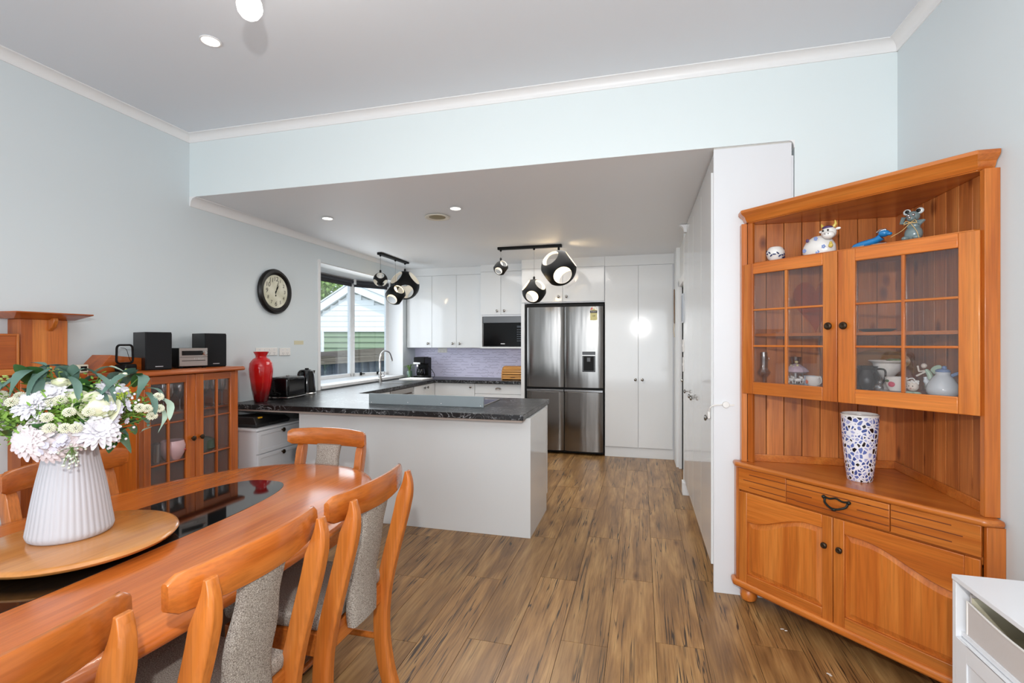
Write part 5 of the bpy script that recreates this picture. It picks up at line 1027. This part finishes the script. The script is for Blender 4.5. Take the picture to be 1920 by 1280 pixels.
# things on and in the corner cabinet (placed in its local frame)
CM = Matrix.Translation(cc.location) @ Matrix.Rotation(ang, 4, 'Z')
def at(name, label, cat, x, y, z, rz=0, group=None): p = CM @ Vector((x, y, z)); return thing(name, label, cat, p, ang+rz, group)
T1, T2, T3 = 1.8985, 1.2225, .7815
mv = at('mosaic_vase', 'tall white vase with blue and black mosaic chips on the cabinet counter', 'vase', .013, .17, T3)
mm, n_, l_, p_ = newmat('mosaic_glaze'); tc = n_.new('ShaderNodeTexCoord'); 
sxx = n_.new('ShaderNodeSeparateXYZ'); at2 = n_.new('ShaderNodeMath'); at2.operation = 'ARCTAN2'; l_.new(tc.outputs['Object'], sxx.inputs[0]); l_.new(sxx.outputs['Y'], at2.inputs[0]); l_.new(sxx.outputs['X'], at2.inputs[1])
m1 = n_.new('ShaderNodeMath'); m1.operation = 'MULTIPLY'; m1.inputs[1].default_value = 4.0; l_.new(at2.outputs[0], m1.inputs[0]); m2 = n_.new('ShaderNodeMath'); m2.operation = 'MULTIPLY'; m2.inputs[1].default_value = 50; l_.new(sxx.outputs['Z'], m2.inputs[0])
cb = n_.new('ShaderNodeCombineXYZ'); l_.new(m1.outputs[0], cb.inputs[0]); l_.new(m2.outputs[0], cb.inputs[1])
v1 = n_.new('ShaderNodeTexVoronoi'); v1.feature = 'DISTANCE_TO_EDGE'; v1.inputs['Scale'].default_value = 1; v2 = n_.new('ShaderNodeTexVoronoi'); v2.inputs['Scale'].default_value = 1; l_.new(cb.outputs[0], v1.inputs['Vector']); l_.new(cb.outputs[0], v2.inputs['Vector'])
bwn = n_.new('ShaderNodeSeparateColor'); l_.new(v2.outputs['Color'], bwn.inputs[0]); rp = ramp(n_, [(0, srgb(20, 18, 24)), (.3, srgb(66, 84, 150)), (.55, srgb(96, 112, 176)), (.78, srgb(168, 172, 214))]); rp.color_ramp.interpolation = 'CONSTANT'; l_.new(bwn.outputs[0], rp.inputs['Fac'])
gt = n_.new('ShaderNodeMath'); gt.operation = 'GREATER_THAN'; gt.inputs[1].default_value = .13; l_.new(v1.outputs['Distance'], gt.inputs[0])
mx = n_.new('ShaderNodeMix'); mx.data_type = 'RGBA'; mx.inputs['A'].default_value = srgb(236, 234, 240); l_.new(gt.outputs[0], mx.inputs['Factor']); l_.new(rp.outputs[0], mx.inputs['B']); l_.new(mx.outputs['Result'], p_.inputs['Base Color']); p_.inputs['Roughness'].default_value = .12; p_.inputs['Coat Weight'].default_value = .4
bp = n_.new('ShaderNodeBump'); bp.inputs['Strength'].default_value = .5; bp.inputs['Distance'].default_value = .002; l_.new(gt.outputs[0], bp.inputs['Height']); l_.new(bp.outputs['Normal'], p_.inputs['Normal'])
MB().lathe([(.001, 0), (.05, 0), (.053, .004), (.062, .08), (.070, .17), (.076, .25), (.078, .31), (.079, .322), (.075, .322), (.072, .25), (.001, .24)], 56).build('body', mm, mv); MB().lathe([(.0785, .313), (.0800, .322), (.074, .324), (.0735, .300)], 56).build('rim', china, mv)
t = at('patterned_bowl', 'small round white pot with dark blue leaf pattern on the top shelf', 'pot', -.377, .115, T1)
MB().lathe([(.001, 0), (.024, 0), (.037, .012), (.046, .036), (.046, .05), (.036, .07), (.028, .076), (.026, .07), (.001, .066)], 36).build('pot', china, t)
nav = M('navy_glaze', (34, 44, 92), .2); mb = MB()
for k in range(22):
    a = k*2.39996; zz = .012+.055*((k*7) % 11)/11; rr_ = .0445 if .025 < zz < .058 else (.041 if zz <= .025 else .043); rr_ = .038+.0085*math.sin(PI*min(1, max(0, (zz+.002)/.08)))
    mb.ball((rr_*math.cos(a), rr_*math.sin(a), zz), .009, (.25, 1, .45), 8, 6, Matrix.Rotation(a, 4, 'Z') @ Matrix.Rotation((k % 3-1)*.7, 4, 'X'))
mb.build('leaf_pattern', nav, t)
cw = at('cow_figurine', 'plump white ceramic cow with yellow horns on the top shelf', 'figurine', -.155, .13, T1, R(0))
cw.scale = (.82, .82, .82); MB().lathe([(.001, 0), (.075, 0), (.086, .02), (.084, .06), (.066, .10), (.035, .125), (.001, .132)], 32).build('body', china, cw).scale = (1.12, .72, .92)
hd = MB().ball((.075, -.035, .122), .042, (1, .9, .92)).ball((.09, -.068, .102), .029, (1.15, .9, .8)).build('head', china, cw)
yel = M('horn_yellow', (214, 190, 90), .3); MB().tube([(.05, -.03, .15), (.034, -.03, .168), (.030, -.03, .182)], [.010, .008, .003], 8).build('horn', yel, cw); MB().tube([(.10, -.03, .155), (.112, -.03, .172), (.108, -.03, .192)], [.010, .008, .003], 8).build('horn', yel, cw)
MB().ball((-.04, -.058, .09), .011, (1, .4, 1)).build('spot', M('purple_glaze', (84, 62, 104), .25), cw); MB().ball((.072, -.045, .152), .026, (1.2, .9, .45)).build('purple_patch', M('purple_glaze', (84, 62, 104), .25), cw); MB().ball((.062, -.077, .13), .0055).ball((.092, -.08, .13), .0055).ball((.082, -.094, .106), .003).ball((.10, -.093, .106), .003).build('eye', blackg, cw)
MB().ball((.125, -.03, .14), .015, (1, .4, .55)).build('ear', china, cw); MB().ball((.03, -.03, .136), .015, (1, .4, .55)).build('ear', china, cw); MB().ball((.098, -.06, .04), .013, (1, .8, 1.1)).ball((.098, -.06, .055), .008).build('bell', yel, cw)
bs = M('blue_blossom', (120, 150, 214), .3); mb = MB()
for cx, cz in ((.01, .095), (-.06, .03), (.02, .012), (.055, .04)):
    for k in range(5): mb.ball((cx+.008*math.cos(k*1.256), -.0595+abs(cx)*.05, cz*1+.008*math.sin(k*1.256)), .005, (1, .35, 1), 6, 5)
mb.build('blossom', bs, cw)
dg = at('blue_figurine', 'long shiny blue and silver reclining dog figurine on the top shelf', 'figurine', .07, .14, T1, R(4))
blu = M('blue_glaze', (32, 126, 190), .15, coat=.5); silv = M('silver_lustre', (196, 196, 196), .18, .9)
MB().tube(fcurve([(-.095, 0, .018), (-.06, -.005, .025), (-.01, 0, .033), (.035, 0, .045), (.06, 0, .06)], 4), [.008, .011, .016, .016, .018, .020, .021, .022, .022, .022, .021, .02, .02, .021, .021, .022, .022], 12).build('body', blu, dg)
MB().ball((.078, -.01, .078), .026, (1.15, .9, .85)).ball((.105, -.015, .07), .014, (1.2, .9, .8)).build('head', blu, dg); MB().tube([(-.09, -.012, .012), (-.05, -.022, .01), (-.02, -.02, .012)], .009, 8).tube([(.02, -.025, .010), (.06, -.032, .010), (.1, -.03, .008)], .008, 8).tube([(.045, -.022, .085), (.06, -.018, .1), (.09, -.012, .102)], .006, 8).tube([(-.11, .0, .006), (-.085, .01, .012), (-.07, 0, .02)], .006, 8).build('silver_trim', silv, dg); MB().tube(fcurve([(-.05, .02, .012), (0, .024, .01), (.05, .02, .01)], 3), .009, 8).build('leg', blu, dg)
dg.scale = (.76, .9, .74)
tdm = M('mottled_glaze', (116, 134, 136), .2, noise=.35, coat=.4)
md = at('grey_mouse_figurine', 'upright mottled grey mouse figurine with a straw bow on the top shelf', 'figurine', .237, .15, T1)
md.scale = (.95, .95, .86); MB().ball((0, 0, .042), .038, (.95, .85, 1.15)).ball((0, 0, .085), .026, (1.1, .85, 1)).ball((-.022, -.025, .018), .018, (.9, 1.2, .7)).ball((.022, -.025, .018), .018, (.9, 1.2, .7)).build('body', tdm, md)
MB().ball((0, -.005, .132), .027, (1, .95, 1)).ball((0, -.024, .118), .017, (1, 1.1, .85)).build('head', tdm, md); MB().ball((-.024, -.004, .158), .016, (1, .5, 1)).build('ear', M('ear_pale', (200, 206, 206), .25), md); MB().ball((.026, -.004, .156), .016, (1, .5, 1)).build('ear', M('ear_pale', (200, 206, 206), .25), md)
MB().ball((-.021, -.012, .158), .009, (1, .5, 1)).ball((.023, -.012, .156), .009, (1, .5, 1)).build('eye', blackg, md); MB().ball((-.009, -.03, .134), .007).ball((.01, -.03, .134), .007).ball((0, -.042, .12), .006).build('silver_spot', silv, md)
MB().tube([(-.02, -.01, .1), (-.042, -.012, .105), (-.03, -.022, .13)], .010, 8).tube([(.02, -.01, .1), (.04, -.012, .1), (.026, -.02, .085)], .010, 8).build('arm', tdm, md)
MB().tube(fcurve([(-.03, -.02, .09), (0, -.034, .097), (.03, -.02, .09)], 4), .002, 5).tube(fcurve([(0, -.035, .096), (-.015, -.04, .105), (-.022, -.04, .09), (0, -.036, .096), (.02, -.04, .105), (.024, -.038, .09), (0, -.036, .095)], 4), .0015, 5).tube(fcurve([(0, -.036, .095), (-.03, -.04, .06), (-.075, -.04, .035)], 4), .0015, 5).tube(fcurve([(0, -.036, .095), (.025, -.04, .05), (.036, -.04, .01)], 4), .0015, 5).build('straw_bow', M('straw', (206, 176, 120), .8), md)
# glazed section contents
t = at('stemmed_tulip_glass', 'tall narrow clear stemmed glass at the left inside the cabinet', 'glass', -.425, .085, T2); MB().lathe([(.001, 0), (.02, .001), (.018, .004), (.005, .01), (.008, .03), (.032, .055), (.034, .065), (.020, .085), (.018, .175), (.016, .175), (.016, .09), (.001, .06)], 24).build('glass', crystal, t); MB().tube(fcurve([(.018, 0, .15), (.03, 0, .14), (.02, 0, .125)], 4), .0025, 6).build('handle', crystal, t)
t = at('carousel_ornament', 'small carousel ornament with mauve flower-topped canopy', 'ornament', -.262, .115, T2); 
MB().lathe([(.001, 0), (.044, 0), (.046, .008), (.04, .012), (.001, .013)], 28).build('base', silv, t); MB().lathe([(.04, .068), (.056, .075), (.050, .088), (.03, .104), (.012, .115), (.001, .117)], 24, flute=lambda a, h: 1+.06*math.sin(8*a)).build('canopy', M('mauve_canopy', (196, 172, 186), .4, noise=.2), t)
mb = MB()
for k in range(6): a = k*PI/3; mb.tube([(.032*math.cos(a), .032*math.sin(a), .01), (.032*math.cos(a), .032*math.sin(a), .07)], .0014, 5)
mb.build('pole', silv, t)
for k in range(6):
    a = k*PI/3+.2; h_ = MB(); h_.ball((0, 0, .03), .011, (1.5, .6, .8), 10, 8).ball((.016, 0, .042), .006, (1.2, .7, 1.2), 8, 6)
    for dx in (-.01, .01): h_.tube([(dx, 0, .026), (dx*1.4, 0, .012)], .002, 5)
    h_.bm.transform(Matrix.Translation((.034*math.cos(a), .034*math.sin(a), .002)) @ Matrix.Rotation(a+PI/2, 4, 'Z')); h_.build('carousel_horse', china, t)
MB().ball((0, 0, .125), .009, (1, 1, .8)).ball((.016, -.02, .108), .007).ball((-.018, -.016, .105), .007).ball((.0, -.028, .1), .007).build('flower_topping', M('topping_yellow', (214, 206, 160), .5), t)
t = at('red_crystal_vase', 'clear cut vase with red tint behind the carousel ornament', 'vase', -.31, .19, T2); MB().lathe([(.001, 0), (.024, 0), (.016, .03), (.02, .08), (.032, .15), (.028, .15), (.016, .08), (.001, .06)], 20).build('glass', crystal, t); MB().ball((0, 0, .09), .013, (1, 1, 1.6)).build('red_core', M('red_core', (150, 40, 50), .2), t)
def cup(t, r=.036, h=.055, hs=1, deco=None, dm=None):
    MB().lathe([(.001, 0), (r*.6, 0), (r*.66, .004), (r*.95, h*.45), (r, h), (r*.94, h), (r*.88, h*.45), (.001, .008)], 32).build('cup', china, t)
    MB().tube(fcurve([(r*.9*hs, 0, h*.85), (r*1.5*hs, 0, h*.95), (r*1.6*hs, 0, h*.5), (r*.85*hs, 0, h*.25)], 5), .003, 8).build('handle', china, t)
    if dm: MB().ball((-.003, -r*.93, h*.5), r*.32, (1, .25, .95), 12, 8).build('painted_flower', dm, t)
t = at('painted_cup', 'small white cup with an orange flower beside the carousel', 'cup', -.165, .10, T2, R(-30)); cup(t, .037, .056, 1, dm=M('orange_flower', (222, 110, 60), .4)); 
t = at('blue_cup', 'pale blue and white cup between carousel and painted cup', 'cup', -.205, .14, T2); MB().lathe([(.001, 0), (.025, 0), (.03, .055), (.027, .055), (.001, .008)], 28).build('cup', M('pale_blue_glaze', (196, 208, 226), .2), t)
t = at('dark_jug', 'dark smoky glass jug at the left of the right cabinet door', 'jug', .065, .12, T2); MB().lathe([(.001, 0), (.042, 0), (.054, .03), (.054, .07), (.04, .10), (.046, .118), (.043, .118), (.001, .09)], 32).build('jug', M('smoke_glaze', (30, 26, 28), .08, spec=.4), t); MB().tube(fcurve([(.038, 0, .105), (.075, 0, .10), (.07, 0, .05), (.05, 0, .035)], 5), .004, 8).build('handle', M('smoke_glaze', (44, 42, 46)), t)
t = at('shell_dish', 'small pale dish in front of the dark jug', 'dish', .06, .068, T2); MB().lathe([(.001, 0), (.02, 0), (.032, .009), (.03, .01), (.001, .004)], 20).build('dish', china, t)
t = at('pedestal_bowl', 'white footed bowl with green leaf rim behind the teacup', 'bowl', .125, .18, T2); MB().lathe([(.001, 0), (.034, 0), (.02, .02), (.014, .05), (.03, .075), (.052, .10), (.058, .13), (.076, .142), (.074, .145), (.05, .13), (.001, .09)], 36).build('bowl', china, t); MB().ball((.03, 0, .146), .026, (1.4, .8, .3)).build('leaf_rim', M('leaf_green', (140, 156, 120), .5), t)
t = at('gold_leaf_dish', 'amber leaf-shaped dish standing at the back of the right side', 'dish', .06, .26, T2); MB().ball((0, 0, .14), .10, (1.25, .12, .55)).tube([(0, 0, 0), (0, 0, .1)], .02, 8).build('dish', M('amber_dish', (150, 100, 44), .35, noise=.35), t)
t = at('glass_trinket', 'tiny clear glass trinket in front of the footed bowl', 'ornament', .12, .095, T2); MB().ball((0, 0, .02), .02, (1.3, .8, 1)).ball((.01, 0, .045), .01).build('glass', crystal, t)
sc = at('saucer', 'white saucer under the rose teacup', 'saucer', .195, .105, T2); MB().lathe([(.001, 0), (.03, 0), (.064, .009), (.063, .011), (.001, .004)], 36).build('saucer', china, sc)
t = at('rose_teacup', 'white teacup with a pink rose and ear handle on a saucer', 'teacup', .19, .105, T2+.0115); cup(t, .042, .062, 1, dm=M('pink_rose', (204, 84, 110), .4)); MB().ball((-.02, -.038, .045), .008, (1, .4, .7)).build('painted_leaf', M('leaf_dark', (60, 100, 70), .4), t)
sg = M('fairy_skin', (230, 218, 206), .3); gm2 = M('fairy_green', (180, 206, 184), .3)
t = at('fairy_figurine', 'slender pale green and white fairy figurine with raised arms', 'figurine', .285, .155, T2); MB().tube(fcurve([(.01, 0, 0), (.0, 0, .04), (.01, 0, .08), (-.005, 0, .11)], 4), [.007, .008, .009, .01, .010, .011, .012, .013, .011, .01, .009, .008, .006], 10).build('body', gm2, t)
MB().ball((-.012, 0, .126), .011).build('head', sg, t); MB().tube([(-.005, 0, .105), (-.03, 0, .10), (-.035, 0, .125)], .004, 6).tube([(.0, 0, .105), (-.02, -.01, .09), (-.036, -.01, .08)], .004, 6).build('arm', sg, t); MB().ball((.028, .006, .115), .022, (1, .15, .55), rot=Matrix.Rotation(-.6, 4, 'Y')).ball((.03, .006, .095), .018, (1, .15, .45), rot=Matrix.Rotation(.5, 4, 'Y')).build('wing', gm2, t)
t = at('cherub_bust', 'small white cherub head ornament beside the teapot', 'ornament', .262, .075, T2); MB().ball((0, 0, .038), .021).build('head', sg, t); MB().ball((-.012, 0, .008), .014, (1.3, 1, .6)).ball((.012, 0, .008), .014, (1.3, 1, .6)).build('shoulder', gm2, t)
mb = MB()
for k in range(16): a = k*2.4; mb.ball((.016*math.cos(a), .004+.014*math.sin(a), .052+.004*(k % 3)), .006, seg=7, rings=5)
mb.build('curly_hair', china, t); MB().ball((-.007, -.0195, .04), .0022, seg=6, rings=5).ball((.007, -.0195, .04), .0022, seg=6, rings=5).build('eye', blackg, t); MB().ball((0, -.02, .030), .002, (1.6, 1, .7), 6, 5).build('mouth', M('lip', (190, 110, 100), .5), t)
tp2 = M('teapot_glaze', (206, 214, 220), .15, coat=.5); tb2 = M('teapot_blue', (112, 138, 180), .2)
t = at('goose_teapot', 'pearly white teapot with blue lid and handle', 'teapot', .355, .105, T2); MB().lathe([(.001, 0), (.042, 0), (.055, .02), (.056, .036), (.054, .04), (.052, .05), (.036, .078), (.024, .092), (.026, .104), (.001, .105)], 36).build('body', tp2, t)
MB().tube(fcurve([(-.04, 0, .04), (-.055, 0, .06), (-.06, 0, .08)], 4), [.014]*3+[.011]*3+[.007]*3, 10).build('spout', tp2, t); MB().ball((0, 0, .108), .026, (1, .8, .4)).ball((.005, 0, .122), .009).build('lid', tb2, t); MB().tube(fcurve([(.03, 0, .09), (.056, 0, .10), (.068, 0, .07), (.05, 0, .03)], 5), .007, 8).build('handle', tb2, t)
ht = at('amber_heart_plate', 'amber glass heart plate standing on the middle shelf of the left side', 'plate', -.22, .22, 1.5005)
hp2 = [(16*math.sin(a)**3*.0075, (13*math.cos(a)-5*math.cos(2*a)-2*math.cos(3*a)-math.cos(4*a))*.0095+.165) for a in [2*PI*i/48 for i in range(48)]]
MB().prism(hp2, -.003, .003, 'y').build('plate', glassmat('amber_glass', (.95, .70, .46), .03), ht, .001)
t = at('dark_plate', 'dark shallow plate lying on the middle shelf behind the right door', 'plate', .10, .14, 1.5005); MB().lathe([(.001, 0), (.05, 0), (.075, .012), (.073, .014), (.001, .004)], 32).build('plate', M('dark_plate', (62, 44, 36), .4), t)

# ------------------------------------------------------------------ white cabinet with baskets at the right edge
wc = thing('white_side_cabinet', 'white low cabinet with open basket shelf at the bottom right corner', 'cabinet', (.911, 1.775, 0))
B('top', matw, 0, .41, -1.1, 0, .735, .75, wc, .002); B('side_panel', matw, .002, .41, -.018, -.001, 0, .735, wc, .001); B('divider', matw, .015, .40, -1.1, -.018, .575, .59, wc, .001); B('back_panel', matw, .40, .41, -1.1, -.018, 0, .735, wc); B('base', matw, .03, .40, -1.1, -.018, 0, .57, wc)
for k in range(2):
    y1, y0 = -.02-k*.53, -.545-k*.53; d = B('door', matw, .006, .028, y0, y1, .03, .572, wc, .001)
    fr2 = MB().box(.0, .006, y0, y0+.05, .03, .572).box(0, .006, y1-.05, y1, .03, .572).box(0, .006, y0+.05, y1-.05, .522, .572).box(0, .006, y0+.05, y1-.05, .03, .08); fr2.build('door_frame', matw, d, .001)
bf = M('basket_linen', (196, 188, 184), .9, bump=.2, bscale=300); bp2 = M('basket_piping', (226, 222, 218), .8); bi = M('basket_lining', (206, 198, 172), .9)
def basket(y1, label):
    t = thing('fabric_basket', label, 'basket', (.93, y1, .591), 0); w, l, h = .34, .36, .120
    MB().loft([[(0, y, 0), (.005, y, 0), (.005, y, z), (0, y, z)] for y, z in [(-l*i/10, h-.022-.014*math.sin(PI*i/10)) for i in range(11)]]).build('front', bf, t); B('end', bf, .006, w, -.006, 0, 0, h, t, .001); B('end', bf, .006, w, -l, -l+.006, 0, h, t, .001); B('back', bi, w-.006, w, -l, 0, 0, h, t); B('lining', bi, .006, w-.006, -l+.006, -.006, .0, .01, t); B('lining', bi, .007, w-.006, -.009, -.0065, .01, h-.008, t)
    MB().tube([(0, 0, 0), (0, 0, h-.022)]+[(0, -l*i/10, h-.022-.014*math.sin(PI*i/10)) for i in range(1, 10)]+[(0, -l, h-.022), (0, -l, 0)], .003, 6).build('piping', bp2, t); B('handle_patch', bp2, .05, .12, -.010, -.006, h-.03, h-.005, t, .002)
basket(1.735, 'beige fabric storage basket in the shelf, farther of the two'); basket(1.362, 'beige fabric storage basket in the shelf, nearer of the two, cut by the frame')
# plaster crumbs on the floor
for i, (x, y) in enumerate(((.70, 2.74), (.80, 2.42))):
    m_ = MB()
    for k in range(4): m_.ball((random.uniform(-.012, .012), random.uniform(-.008, .008), .0015), .004, (1.6, 1, .35), 6, 4)
    tag(m_.build('paper_scrap', plastic, loc=(x, y, .0005)), ('tiny white scraps on the floor just right of the cabinet foot', 'tiny white scraps on the floor in front of the corner cabinet')[i], 'scrap')
bpy.context.view_layer.update()
